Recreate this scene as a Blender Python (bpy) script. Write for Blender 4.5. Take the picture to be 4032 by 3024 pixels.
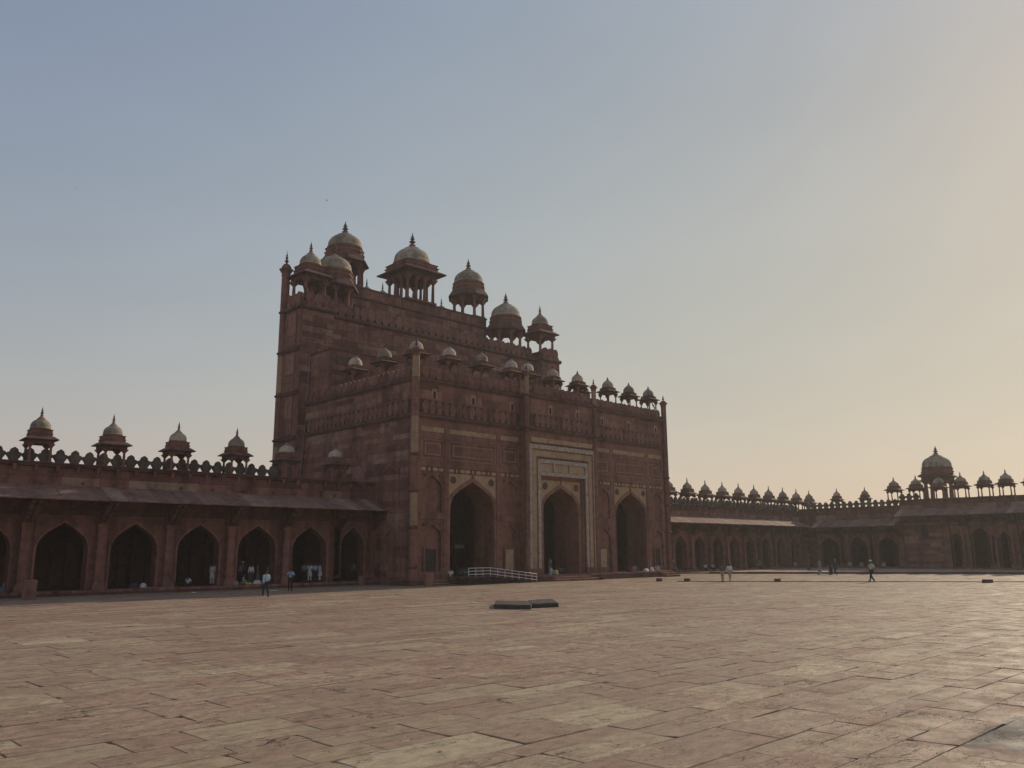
import bpy, math, random
from math import pi, sin, cos, radians
from mathutils import Matrix, Vector

# ------------------------------------------------------------------ camera, sky, sun, exposure
S = bpy.context.scene
for o in list(bpy.data.objects):
    bpy.data.objects.remove(o)
COL = S.collection
RM = ((0.71809435, -0.69592813, -0.00495431), (-0.13410932, -0.14535925, 0.98024761), (0.68290204, 0.70324585, 0.19771211))
CAM = Vector((-44.4568, -58.2445, 2.9))
cd = bpy.data.cameras.new('camera')
cd.sensor_width = 36.0
cd.lens = 36.0 * 3261.0 / 4032.0
cd.clip_start = 0.1
cd.clip_end = 4000
co = bpy.data.objects.new('camera', cd)
COL.objects.link(co)
m3 = Matrix(((RM[0][0], RM[1][0], -RM[2][0]), (RM[0][1], RM[1][1], -RM[2][1]), (RM[0][2], RM[1][2], -RM[2][2])))
co.matrix_world = Matrix.Translation(CAM) @ m3.to_4x4()
S.camera = co

SUN = Vector((0.90319, 0.08153, 0.42143)).normalized()
wd = bpy.data.worlds.new('World')
S.world = wd
wd.use_nodes = True
nt = wd.node_tree
nt.nodes.clear()
sky = nt.nodes.new('ShaderNodeTexSky')
sky.sky_type = 'NISHITA'
sky.sun_disc = False
sky.sun_elevation = math.asin(SUN.z)
sky.sun_rotation = math.atan2(SUN.x, SUN.y)
sky.altitude = 200
sky.air_density = 2.0
sky.dust_density = 0.3
sky.ozone_density = 4.0
bg = nt.nodes.new('ShaderNodeBackground')
bg.inputs['Strength'].default_value = 0.1
wo = nt.nodes.new('ShaderNodeOutputWorld')
# dusty air evens the sky out: soft shoulder on its brightness
def vm(op, a, b):
    n = nt.nodes.new('ShaderNodeVectorMath')
    n.operation = op
    nt.links.new(a, n.inputs[0])
    if hasattr(b, 'is_linked'):
        nt.links.new(b, n.inputs[1])
    else:
        n.inputs[1].default_value = b
    return n.outputs[0]
den = vm('ADD', vm('MULTIPLY', sky.outputs[0], (0.2, 0.2, 0.8)), (1, 1, 1))
hz = vm('MULTIPLY', vm('DIVIDE', sky.outputs[0], den), (2.04, 1.75, 4.3))
# faint unevenness of the dust
tcw = nt.nodes.new('ShaderNodeTexCoord')
nzw = nt.nodes.new('ShaderNodeTexNoise')
nzw.inputs['Scale'].default_value = 1.6
nzw.inputs['Detail'].default_value = 3
nt.links.new(vm('MULTIPLY', tcw.outputs['Generated'], (1, 1, 3.0)), nzw.inputs['Vector'])
mrw = nt.nodes.new('ShaderNodeMapRange')
mrw.inputs[1].default_value = 0.3
mrw.inputs[2].default_value = 0.7
mrw.inputs[3].default_value = 0.955
mrw.inputs[4].default_value = 1.045
nt.links.new(nzw.outputs['Fac'], mrw.inputs[0])
hz = vm('MULTIPLY', hz, mrw.outputs[0])
nt.links.new(hz, bg.inputs[0])
nt.links.new(bg.outputs[0], wo.inputs[0])

sl = bpy.data.lights.new('sun', 'SUN')
sl.energy = 3.1
sl.angle = radians(0.6)
sl.color = (1.0, 0.85, 0.63)
so = bpy.data.objects.new('sun', sl)
COL.objects.link(so)
so.rotation_euler = SUN.to_track_quat('Z', 'Y').to_euler()
so.location = (60, 10, 60)

S.view_settings.view_transform = 'Standard'
S.view_settings.look = 'None'
S.view_settings.exposure = 0.0
S.view_settings.gamma = 1.0
S.view_settings.use_curve_mapping = False

rnd = random.Random(7)

# ------------------------------------------------------------------ materials
def newmat(name):
    m = bpy.data.materials.new(name)
    m.use_nodes = True
    t = m.node_tree
    t.nodes.clear()
    out = t.nodes.new('ShaderNodeOutputMaterial')
    b = t.nodes.new('ShaderNodeBsdfPrincipled')
    t.links.new(b.outputs[0], out.inputs[0])
    return m, t, b

def N(t, typ, **kw):
    n = t.nodes.new(typ)
    for k, v in kw.items():
        if k.startswith('i_'):
            n.inputs[k[2:]].default_value = v
        else:
            setattr(n, k, v)
    return n

def mth(t, op, a, b=None, c=None):
    n = t.nodes.new('ShaderNodeMath')
    n.operation = op
    for i, v in enumerate((a, b, c)):
        if v is None:
            continue
        if hasattr(v, 'links') or hasattr(v, 'is_linked'):
            t.links.new(v, n.inputs[i])
        else:
            n.inputs[i].default_value = v
    return n.outputs[0]

def noise(t, pos, scale, detail=4, rough=0.55, vec=(1, 1, 1), dist=0.0):
    src = pos
    if vec != (1, 1, 1):
        v = t.nodes.new('ShaderNodeVectorMath')
        v.operation = 'MULTIPLY'
        t.links.new(pos, v.inputs[0])
        v.inputs[1].default_value = vec
        src = v.outputs[0]
    n = N(t, 'ShaderNodeTexNoise')
    n.inputs['Scale'].default_value = scale
    n.inputs['Detail'].default_value = detail
    n.inputs['Roughness'].default_value = rough
    n.inputs['Distortion'].default_value = dist
    t.links.new(src, n.inputs['Vector'])
    return n.outputs['Fac']

def ramp(t, fac, stops):
    r = t.nodes.new('ShaderNodeValToRGB')
    e = r.color_ramp.elements
    while len(e) < len(stops):
        e.new(0.5)
    for i, (p, c) in enumerate(stops):
        e[i].position = p
        e[i].color = (c[0], c[1], c[2], 1)
    t.links.new(fac, r.inputs[0])
    return r.outputs[0]

def smooth(t, v, a, b, lo=0.0, hi=1.0):
    n = t.nodes.new('ShaderNodeMapRange')
    n.interpolation_type = 'SMOOTHSTEP'
    t.links.new(v, n.inputs[0])
    n.inputs[1].default_value = a
    n.inputs[2].default_value = b
    n.inputs[3].default_value = lo
    n.inputs[4].default_value = hi
    return n.outputs[0]

def mulcol(t, col, fac):
    n = t.nodes.new('ShaderNodeVectorMath')
    n.operation = 'SCALE'
    t.links.new(col, n.inputs[0])
    t.links.new(fac, n.inputs['Scale'])
    return n.outputs[0]

def mixcol(t, fac, a, b):
    n = t.nodes.new('ShaderNodeMix')
    n.data_type = 'RGBA'
    t.links.new(fac, n.inputs[0])
    for i, v in ((6, a), (7, b)):
        if hasattr(v, 'is_linked'):
            t.links.new(v, n.inputs[i])
        else:
            n.inputs[i].default_value = (v[0], v[1], v[2], 1)
    return n.outputs[2]

def tintsum(t, base):
    a = N(t, 'ShaderNodeAttribute', attribute_name='tint')
    b = N(t, 'ShaderNodeAttribute', attribute_name='tint', attribute_type='OBJECT')
    return mth(t, 'ADD', mth(t, 'ADD', a.outputs['Fac'], b.outputs['Fac']), base)

def stone(name, stops, base=0.35, var=0.25, dirt=0.45, bump=0.35, rough=0.85, streak=0.5, fine=6.0):
    m, t, b = newmat(name)
    pos = N(t, 'ShaderNodeNewGeometry').outputs['Position']
    tn = tintsum(t, base)
    n1 = noise(t, pos, 0.35, 3)
    n2 = noise(t, pos, 2.3, 5, 0.6, (1, 1, 2.2))
    f = mth(t, 'ADD', tn, mth(t, 'MULTIPLY', mth(t, 'SUBTRACT', n1, 0.5), var))
    f = mth(t, 'ADD', f, mth(t, 'MULTIPLY', mth(t, 'SUBTRACT', n2, 0.5), var))
    col = ramp(t, f, stops)
    d1 = smooth(t, noise(t, pos, 0.9, 5, 0.6, (1.0, 1.0, 0.12)), 0.42, 0.68, 1.0, 1.0 - dirt * streak)
    d2 = smooth(t, noise(t, pos, 1.6, 6, 0.65), 0.4, 0.75, 1.05, 1.0 - dirt)
    d3 = smooth(t, noise(t, pos, 9.0, 4, 0.7), 0.3, 0.75, 1.12, 0.86)
    col = mulcol(t, col, mth(t, 'MULTIPLY', mth(t, 'MULTIPLY', d1, d2), d3))
    t.links.new(col, b.inputs['Base Color'])
    b.inputs['Roughness'].default_value = rough
    b.inputs['Specular IOR Level'].default_value = 0.25
    bp = N(t, 'ShaderNodeBump')
    bp.inputs['Strength'].default_value = bump
    bp.inputs['Distance'].default_value = 0.06
    t.links.new(noise(t, pos, fine, 8, 0.65), bp.inputs['Height'])
    t.links.new(bp.outputs[0], b.inputs['Normal'])
    return m

RED = stone('red_sandstone', [(0.0, (0.125, 0.054, 0.044)), (0.35, (0.235, 0.110, 0.084)), (0.62, (0.295, 0.150, 0.113)), (0.82, (0.31, 0.195, 0.14)), (1.0, (0.41, 0.315, 0.215))], dirt=0.42, streak=0.95, bump=0.4)
REDDARK = stone('weathered_red_sandstone', [(0.0, (0.075, 0.042, 0.035)), (0.5, (0.155, 0.080, 0.064)), (1.0, (0.27, 0.18, 0.135))], base=0.4, dirt=0.6)
BEIGE = stone('beige_sandstone', [(0.0, (0.25, 0.15, 0.095)), (0.4, (0.40, 0.275, 0.165)), (1.0, (0.50, 0.37, 0.23))], base=0.45, var=0.4, dirt=0.3)
TRIM = stone('pale_trim_stone', [(0.0, (0.26, 0.14, 0.10)), (0.5, (0.38, 0.24, 0.17)), (1.0, (0.46, 0.32, 0.23))], base=0.45, dirt=0.4)
PLASTER = stone('dome_plaster', [(0.0, (0.25, 0.195, 0.14)), (0.4, (0.45, 0.375, 0.28)), (1.0, (0.56, 0.48, 0.37))], base=0.4, var=0.5, dirt=0.5, bump=0.2, streak=0.9)
LICHEN = stone('lichened_stone', [(0.0, (0.06, 0.052, 0.042)), (0.45, (0.12, 0.098, 0.078)), (0.8, (0.18, 0.13, 0.10)), (1.0, (0.26, 0.20, 0.15))], base=0.35, var=0.7, dirt=0.5)
INTERIOR_SHADE = stone('shade_darkened_stone', [(0.0, (0.06, 0.032, 0.026)), (0.5, (0.12, 0.058, 0.044)), (1.0, (0.18, 0.10, 0.075))], base=0.4, dirt=0.5)  # same red sandstone, with the shade of the interiors darkened into its colour
EAVE = stone('eave_slab_stone', [(0.0, (0.19, 0.095, 0.07)), (0.35, (0.28, 0.16, 0.115)), (0.7, (0.36, 0.24, 0.165)), (1.0, (0.46, 0.36, 0.25))], base=0.0, var=0.3, dirt=0.45)
FINIAL = stone('finial_stone', [(0.0, (0.07, 0.05, 0.045)), (1.0, (0.16, 0.10, 0.085))], base=0.4, dirt=0.4)

def inlay_mat():
    m, t, b = newmat('white_inlay')
    pos = N(t, 'ShaderNodeNewGeometry').outputs['Position']
    v = N(t, 'ShaderNodeTexVoronoi', feature='DISTANCE_TO_EDGE')
    v.inputs['Scale'].default_value = 9.0
    t.links.new(pos, v.inputs['Vector'])
    f = smooth(t, v.outputs['Distance'], 0.06, 0.14)
    d = smooth(t, noise(t, pos, 2.0, 5), 0.3, 0.75, 1.1, 0.72)
    col = mixcol(t, f, (0.19, 0.115, 0.09), (0.52, 0.46, 0.385))
    t.links.new(mulcol(t, col, d), b.inputs['Base Color'])
    b.inputs['Roughness'].default_value = 0.6
    return m
INLAY = inlay_mat()

def floor_mat(name, base=0.0):
    m, t, b = newmat(name)
    pos = N(t, 'ShaderNodeNewGeometry').outputs['Position']
    tn = tintsum(t, base)
    big = noise(t, pos, 0.07, 3)
    n2 = noise(t, pos, 1.7, 6, 0.62, (1, 1.7, 1))
    f = mth(t, 'ADD', tn, mth(t, 'MULTIPLY', mth(t, 'SUBTRACT', n2, 0.5), 0.55))
    f = mth(t, 'ADD', f, mth(t, 'MULTIPLY', mth(t, 'SUBTRACT', big, 0.5), 0.8))
    col = ramp(t, f, [(0.0, (0.272, 0.160, 0.106)), (0.28, (0.308, 0.198, 0.132)), (0.5, (0.324, 0.220, 0.144)), (0.72, (0.358, 0.262, 0.164)), (1.0, (0.43, 0.335, 0.214))])
    grime = smooth(t, noise(t, pos, 2.6, 8, 0.68, (1, 1.8, 1)), 0.36, 0.72, 1.14, 0.68)
    speck = smooth(t, noise(t, pos, 28, 5, 0.7), 0.3, 0.7, 1.14, 0.84)
    # surface layer flaked away in patches, on some slabs more than on others
    where = smooth(t, noise(t, pos, 0.16, 3, 0.6), 0.42, 0.62)
    fl = noise(t, pos, 0.95, 10, 0.66, (1, 2.2, 1), 0.5)
    thr = mth(t, 'SUBTRACT', 0.61, mth(t, 'MULTIPLY', where, 0.17))
    rel = mth(t, 'SUBTRACT', fl, thr)
    step = smooth(t, rel, -0.004, 0.006)
    step2 = smooth(t, rel, 0.075, 0.085)
    edge = smooth(t, mth(t, 'ABSOLUTE', rel), 0.002, 0.012, 1.0, 0.0)  # mask that darkens the colour where flake lips would cast small shadows
    em = smooth(t, noise(t, pos, 1.4, 3, 0.5), 0.50, 0.58)
    edge = mth(t, 'MULTIPLY', edge, em)
    # short cracks along the bedding
    cr = noise(t, pos, 1.5, 6, 0.6, (1, 3.2, 1), 0.6)
    ca = mth(t, 'ABSOLUTE', mth(t, 'SUBTRACT', cr, 0.5))
    msk = smooth(t, noise(t, pos, 0.8, 3, 0.5), 0.53, 0.62)
    crack = mth(t, 'MULTIPLY', smooth(t, ca, 0.002, 0.011, 1.0, 0.0), msk)
    # larger broken lips scattered over the court
    c2 = mth(t, 'ABSOLUTE', mth(t, 'SUBTRACT', noise(t, pos, 0.42, 5, 0.6, (1, 2.6, 1), 0.8), 0.5))
    m2 = smooth(t, noise(t, pos, 0.55, 4, 0.6, (1, 1.5, 1)), 0.56, 0.62)
    crack = mth(t, 'MAXIMUM', crack, mth(t, 'MULTIPLY', smooth(t, c2, 0.003, 0.013, 1.0, 0.0), m2))
    dark = mth(t, 'MAXIMUM', mth(t, 'MULTIPLY', crack, 0.8), mth(t, 'MULTIPLY', edge, 0.75))
    cdark = mth(t, 'SUBTRACT', 1.0, dark)
    mott = smooth(t, noise(t, pos, 6.0, 6, 0.7, (1, 1.6, 1)), 0.35, 0.65, 0.94, 1.36)
    flk = mth(t, 'ADD', 1.0, mth(t, 'MULTIPLY', step, mth(t, 'SUBTRACT', mott, 0.97)))
    col = mulcol(t, col, mth(t, 'MULTIPLY', mth(t, 'MULTIPLY', grime, speck), mth(t, 'MULTIPLY', cdark, flk)))
    # damp spill with ragged lobes near the right front corner
    dv = t.nodes.new('ShaderNodeVectorMath'); dv.operation = 'SUBTRACT'
    t.links.new(pos, dv.inputs[0]); dv.inputs[1].default_value = (-28.35, -53.85, 0.0)
    dm_ = t.nodes.new('ShaderNodeVectorMath'); dm_.operation = 'MULTIPLY'
    t.links.new(dv.outputs[0], dm_.inputs[0]); dm_.inputs[1].default_value = (0.48, 1.55, 0.0)
    dl = t.nodes.new('ShaderNodeVectorMath'); dl.operation = 'LENGTH'
    t.links.new(dm_.outputs[0], dl.inputs[0])
    wob = mth(t, 'ADD', dl.outputs['Value'], mth(t, 'MULTIPLY', mth(t, 'SUBTRACT', noise(t, pos, 1.1, 6, 0.6), 0.5), 1.5))
    wet = smooth(t, wob, 0.92, 1.04, 1.0, 0.0)
    col = mixcol(t, mth(t, 'MULTIPLY', wet, 0.86), col, (0.088, 0.078, 0.072))
    t.links.new(col, b.inputs['Base Color'])
    b.inputs['Specular IOR Level'].default_value = 0.3
    r = smooth(t, noise(t, pos, 1.3, 5), 0.3, 0.7, 0.62, 0.88)
    t.links.new(r, b.inputs['Roughness'])
    h = mth(t, 'ADD', mth(t, 'MULTIPLY', step, -0.55), mth(t, 'MULTIPLY', step2, -0.4))
    h = mth(t, 'ADD', h, mth(t, 'MULTIPLY', noise(t, pos, 7, 8, 0.7), 0.6))
    h = mth(t, 'SUBTRACT', h, mth(t, 'MULTIPLY', crack, 0.9))
    bp = N(t, 'ShaderNodeBump')
    bp.inputs['Strength'].default_value = 0.6
    bp.inputs['Distance'].default_value = 0.03
    t.links.new(h, bp.inputs['Height'])
    t.links.new(bp.outputs[0], b.inputs['Normal'])
    return m
FLOOR = floor_mat('paving_sandstone')

def plain(name, col, rough=0.8, metal=0.0, var=0.25, scale=8.0, spec=0.3):
    m, t, b = newmat(name)
    pos = N(t, 'ShaderNodeNewGeometry').outputs['Position']
    n = smooth(t, noise(t, pos, scale, 4), 0.3, 0.7, 1.0 - var, 1.0 + var * 0.6)
    rgb = N(t, 'ShaderNodeRGB')
    rgb.outputs[0].default_value = (col[0], col[1], col[2], 1)
    t.links.new(mulcol(t, rgb.outputs[0], n), b.inputs['Base Color'])
    b.inputs['Roughness'].default_value = rough
    b.inputs['Metallic'].default_value = metal
    b.inputs['Specular IOR Level'].default_value = spec
    return m
SOIL = plain('joint_earth', (0.15, 0.105, 0.075), 0.95, var=0.4)
DARKWOOD = plain('old_timber', (0.045, 0.035, 0.03), 0.8)
STEEL = plain('railing_steel', (0.78, 0.77, 0.75), 0.4, 0.25, 0.1)
DARKMETAL = plain('dark_metal', (0.06, 0.055, 0.05), 0.6, 0.4)
WHITEPAINT = plain('white_board', (0.70, 0.68, 0.64), 0.6, var=0.1)
CABLE = plain('cable_grey', (0.35, 0.34, 0.33), 0.6, var=0.1)
HOLE_SHADE = plain('painted_hole_shade', (0.03, 0.022, 0.02), 0.95)  # near-black colour stands in for the shade of openings without depth
SKIN = plain('skin', (0.20, 0.105, 0.065), 0.6, var=0.1)
HAIR = plain('hair', (0.012, 0.010, 0.009), 0.6, var=0.2)
_cl = {}
def cloth(c):
    if c not in _cl:
        _cl[c] = plain('cloth_%d' % len(_cl), c, 0.9, var=0.18, scale=12.0, spec=0.1)
    return _cl[c]

# ------------------------------------------------------------------ mesh helpers
class MB:
    def __init__(s):
        s.v = []; s.f = []; s.t = []
    def face(s, pts, t=0.0):
        i = len(s.v)
        s.v.extend(pts)
        s.f.append(tuple(range(i, i + len(pts))))
        s.t.append(t)
        return s
    def idx(s, verts, faces, t=0.0):
        i = len(s.v)
        s.v.extend(verts)
        for f in faces:
            s.f.append(tuple(i + k for k in f))
            s.t.append(t)
        return s
    def box(s, x0, x1, y0, y1, z0, z1, t=0.0):
        v = [(x0, y0, z0), (x1, y0, z0), (x1, y1, z0), (x0, y1, z0), (x0, y0, z1), (x1, y0, z1), (x1, y1, z1), (x0, y1, z1)]
        return s.idx(v, [(3, 2, 1, 0), (4, 5, 6, 7), (0, 1, 5, 4), (1, 2, 6, 5), (2, 3, 7, 6), (3, 0, 4, 7)], t)
    def frustum(s, cx, cy, hx0, hy0, z0, hx1, hy1, z1, t=0.0, dx=0, dy=0):
        v = [(cx - hx0, cy - hy0, z0), (cx + hx0, cy - hy0, z0), (cx + hx0, cy + hy0, z0), (cx - hx0, cy + hy0, z0),
             (cx + dx - hx1, cy + dy - hy1, z1), (cx + dx + hx1, cy + dy - hy1, z1), (cx + dx + hx1, cy + dy + hy1, z1), (cx + dx - hx1, cy + dy + hy1, z1)]
        return s.idx(v, [(3, 2, 1, 0), (4, 5, 6, 7), (0, 1, 5, 4), (1, 2, 6, 5), (2, 3, 7, 6), (3, 0, 4, 7)], t)
    def lathe(s, prof, n, cx=0, cy=0, rot=0.0, cap=True, t=0.0):
        i = len(s.v)
        for r, z in prof:
            for k in range(n):
                a = rot + 2 * pi * k / n
                s.v.append((cx + r * cos(a), cy + r * sin(a), z))
        for j in range(len(prof) - 1):
            for k in range(n):
                k2 = (k + 1) % n
                s.f.append((i + j * n + k, i + j * n + k2, i + (j + 1) * n + k2, i + (j + 1) * n + k)); s.t.append(t)
        if cap:
            s.f.append(tuple(i + k for k in reversed(range(n)))); s.t.append(t)
            j = len(prof) - 1
            s.f.append(tuple(i + j * n + k for k in range(n))); s.t.append(t)
        return s
    def tube(s, p0, p1, r0, r1=None, n=8, t=0.0):
        r1 = r0 if r1 is None else r1
        a = Vector(p0); b = Vector(p1)
        d = (b - a).normalized()
        u = d.orthogonal().normalized()
        w = d.cross(u)
        i = len(s.v)
        for p, r in ((a, r0), (b, r1)):
            for k in range(n):
                q = p + (u * cos(2 * pi * k / n) + w * sin(2 * pi * k / n)) * r
                s.v.append(tuple(q))
        for k in range(n):
            k2 = (k + 1) % n
            s.f.append((i + k, i + k2, i + n + k2, i + n + k)); s.t.append(t)
        s.f.append(tuple(i + k for k in reversed(range(n)))); s.t.append(t)
        s.f.append(tuple(i + n + k for k in range(n))); s.t.append(t)
        return s
    def prism(s, poly, y0, y1, t=0.0):
        """poly of (x,z), counter-clockwise seen from -y; extruded from y0 (front) to y1"""
        n = len(poly); i = len(s.v)
        s.v.extend((x, y0, z) for x, z in poly)
        s.v.extend((x, y1, z) for x, z in poly)
        s.f.append(tuple(i + k for k in range(n))); s.t.append(t)
        s.f.append(tuple(i + n + k for k in reversed(range(n)))); s.t.append(t)
        for k in range(n):
            k2 = (k + 1) % n
            s.f.append((i + k2, i + k, i + n + k, i + n + k2)); s.t.append(t)
        return s
    def mesh(s, name, mat, smooth=False):
        me = bpy.data.meshes.new(name)
        me.from_pydata(s.v, [], s.f)
        if any(s.t):
            at = me.attributes.new('tint', 'FLOAT', 'FACE')
            at.data.foreach_set('value', s.t)
        if mat:
            me.materials.append(mat)
        if smooth:
            me.polygons.foreach_set('use_smooth', [True] * len(me.polygons))
        me.update()
        return me
    def build(s, name, mat, parent=None, smooth=False, tint=None, loc=None):
        return link(name, s.mesh(name, mat, smooth), parent, tint, loc)

def link(name, me, parent=None, tint=None, loc=None):
    o = bpy.data.objects.new(name, me)
    COL.objects.link(o)
    if parent is not None:
        o.parent = parent
    if tint is not None:
        o['tint'] = tint
    if loc is not None:
        o.location = loc
    return o

def tag(o, label=None, cat=None, group=None, kind=None):
    if label: o['label'] = label
    if cat: o['category'] = cat
    if group: o['group'] = group
    if kind: o['kind'] = kind
    return o

def empty(name, loc=(0, 0, 0), rz=0.0):
    o = bpy.data.objects.new(name, None)
    o.empty_display_size = 0.3
    COL.objects.link(o)
    o.location = loc
    o.rotation_euler = (0, 0, rz)
    return o

def copy_tree(o, parent=None):
    c = o.copy()
    COL.objects.link(c)
    c.parent = parent
    for ch in list(o.children):
        copy_tree(ch, c)
    return c

def arch_pts(c, w, zs, za, n=9):
    P = [(w, 0.0), (w, 0.55), (0.52 * w, 0.70), (0.0, 1.0)]
    R = []
    for i in range(n + 1):
        u = i / n
        b = ((1 - u) ** 3, 3 * u * (1 - u) ** 2, 3 * u * u * (1 - u), u ** 3)
        x = sum(b[k] * P[k][0] for k in range(4)); z = sum(b[k] * P[k][1] for k in range(4))
        R.append((x, zs + z * (za - zs)))
    return [(c - x, z) for x, z in R] + [(c + x, z) for x, z in reversed(R[:-1])]

def arch_wall(mb, c, w, zs, za, x0, x1, z0, z1, y0, y1, t=0.0, foot=None):
    foot = z0 if foot is None else foot
    A = arch_pts(c, w, zs, za)
    for y, fl in ((y0, False), (y1, True)):
        def q(a, b, c_, d):
            p = [(a[0], y, a[1]), (b[0], y, b[1]), (c_[0], y, c_[1]), (d[0], y, d[1])]
            mb.face(p[::-1] if fl else p, t)
        if c - w > x0 + 1e-4:
            q((x0, z0), (c - w, z0), (c - w, z1), (x0, z1))
        if x1 > c + w + 1e-4:
            q((c + w, z0), (x1, z0), (x1, z1), (c + w, z1))
        for a, b in zip(A[:-1], A[1:]):
            q(a, b, (b[0], z1), (a[0], z1))
    J = [(c - w, foot)] + A + [(c + w, foot)]
    for a, b in zip(J[:-1], J[1:]):
        mb.face([(b[0], y0, b[1]), (a[0], y0, a[1]), (a[0], y1, a[1]), (b[0], y1, b[1])], t)
    mb.face([(x0, y0, z1), (x1, y0, z1), (x1, y1, z1), (x0, y1, z1)], t)
    mb.face([(x0, y1, z0), (x0, y0, z0), (x0, y0, z1), (x0, y1, z1)], t)
    mb.face([(x1, y0, z0), (x1, y1, z0), (x1, y1, z1), (x1, y0, z1)], t)

def archivolt(mb, c, w, zs, za, tk, y0, y1, foot, t=0.0):
    I = [(c - w, foot)] + arch_pts(c, w, zs, za) + [(c + w, foot)]
    O = [(c - w - tk, foot)] + arch_pts(c, w + tk, zs, za + tk * 1.25) + [(c + w + tk, foot)]
    for k in range(len(I) - 1):
        a, b, d, e = I[k], I[k + 1], O[k + 1], O[k]
        mb.face([(a[0], y0, a[1]), (b[0], y0, b[1]), (d[0], y0, d[1]), (e[0], y0, e[1])], t)
        mb.face([(e[0], y0, e[1]), (d[0], y0, d[1]), (d[0], y1, d[1]), (e[0], y1, e[1])], t)
        mb.face([(b[0], y0, b[1]), (a[0], y0, a[1]), (a[0], y1, a[1]), (b[0], y1, b[1])], t)

UNIT = MB().box(-.5, .5, -.5, .5, -.5, .5).mesh('stone', RED)
def place_box(name, me, parent, x0, x1, y0, y1, z0, z1, tint):
    o = link(name, me, parent, tint)
    o.location = ((x0 + x1) / 2, (y0 + y1) / 2, (z0 + z1) / 2)
    o.scale = (x1 - x0, y1 - y0, z1 - z0)
    return o

def ashlar(rects, r, hrange=(0.42, 0.62), lrange=(1.1, 3.0)):
    """rects: (axis, plane, u0, u1, z0, z1); axis 'x' = wall along X facing -Y, 'y' = along Y facing -X. Returns boxes"""
    out = []
    for ax, pl, u0, u1, z0, z1 in rects:
        z = z0
        while z < z1 - 0.05:
            h = min(r.uniform(*hrange), z1 - z)
            if z1 - (z + h) < 0.2: h = z1 - z
            u = u0
            while u < u1 - 0.05:
                l = min(r.uniform(*lrange), u1 - u)
                if u1 - (u + l) < 0.5: l = u1 - u
                p = r.uniform(0.02, 0.05)
                k = r.random()
                tint = r.uniform(-0.3, 0.26) if k < 0.91 else r.uniform(0.28, 0.52)
                g = 0.006
                b = (u + g, u + l - g, pl - p, pl + 0.04, z + g, z + h - g)
                if ax == 'y':
                    b = (b[2], b[3], b[0], b[1], b[4], b[5])
                out.append((b, tint))
                u += l
            z += h
    return out

def clad(parent, boxes, limit, mat=RED):
    boxes.sort(key=lambda e: -((e[0][1] - e[0][0]) + (e[0][3] - e[0][2])) * (e[0][5] - e[0][4]))
    for b, t in boxes[:limit]:
        place_box('stone', UNIT, parent, *b, t)
    if len(boxes) > limit:
        mb = MB()
        for b, t in boxes[limit:]:
            mb.box(*b, t=t if abs(t) > 1e-4 else 0.001)
        tag(mb.build('stonework', mat, parent), kind='stuff')

# ------------------------------------------------------------------ ground
pave = MB().face([(-400, -400, -0.03), (500, -400, -0.03), (500, 500, -0.03), (-400, 500, -0.03)]).build('courtyard_pavement', SOIL)
tag(pave, 'wide paved courtyard of worn red and beige sandstone slabs', kind='structure')

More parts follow.
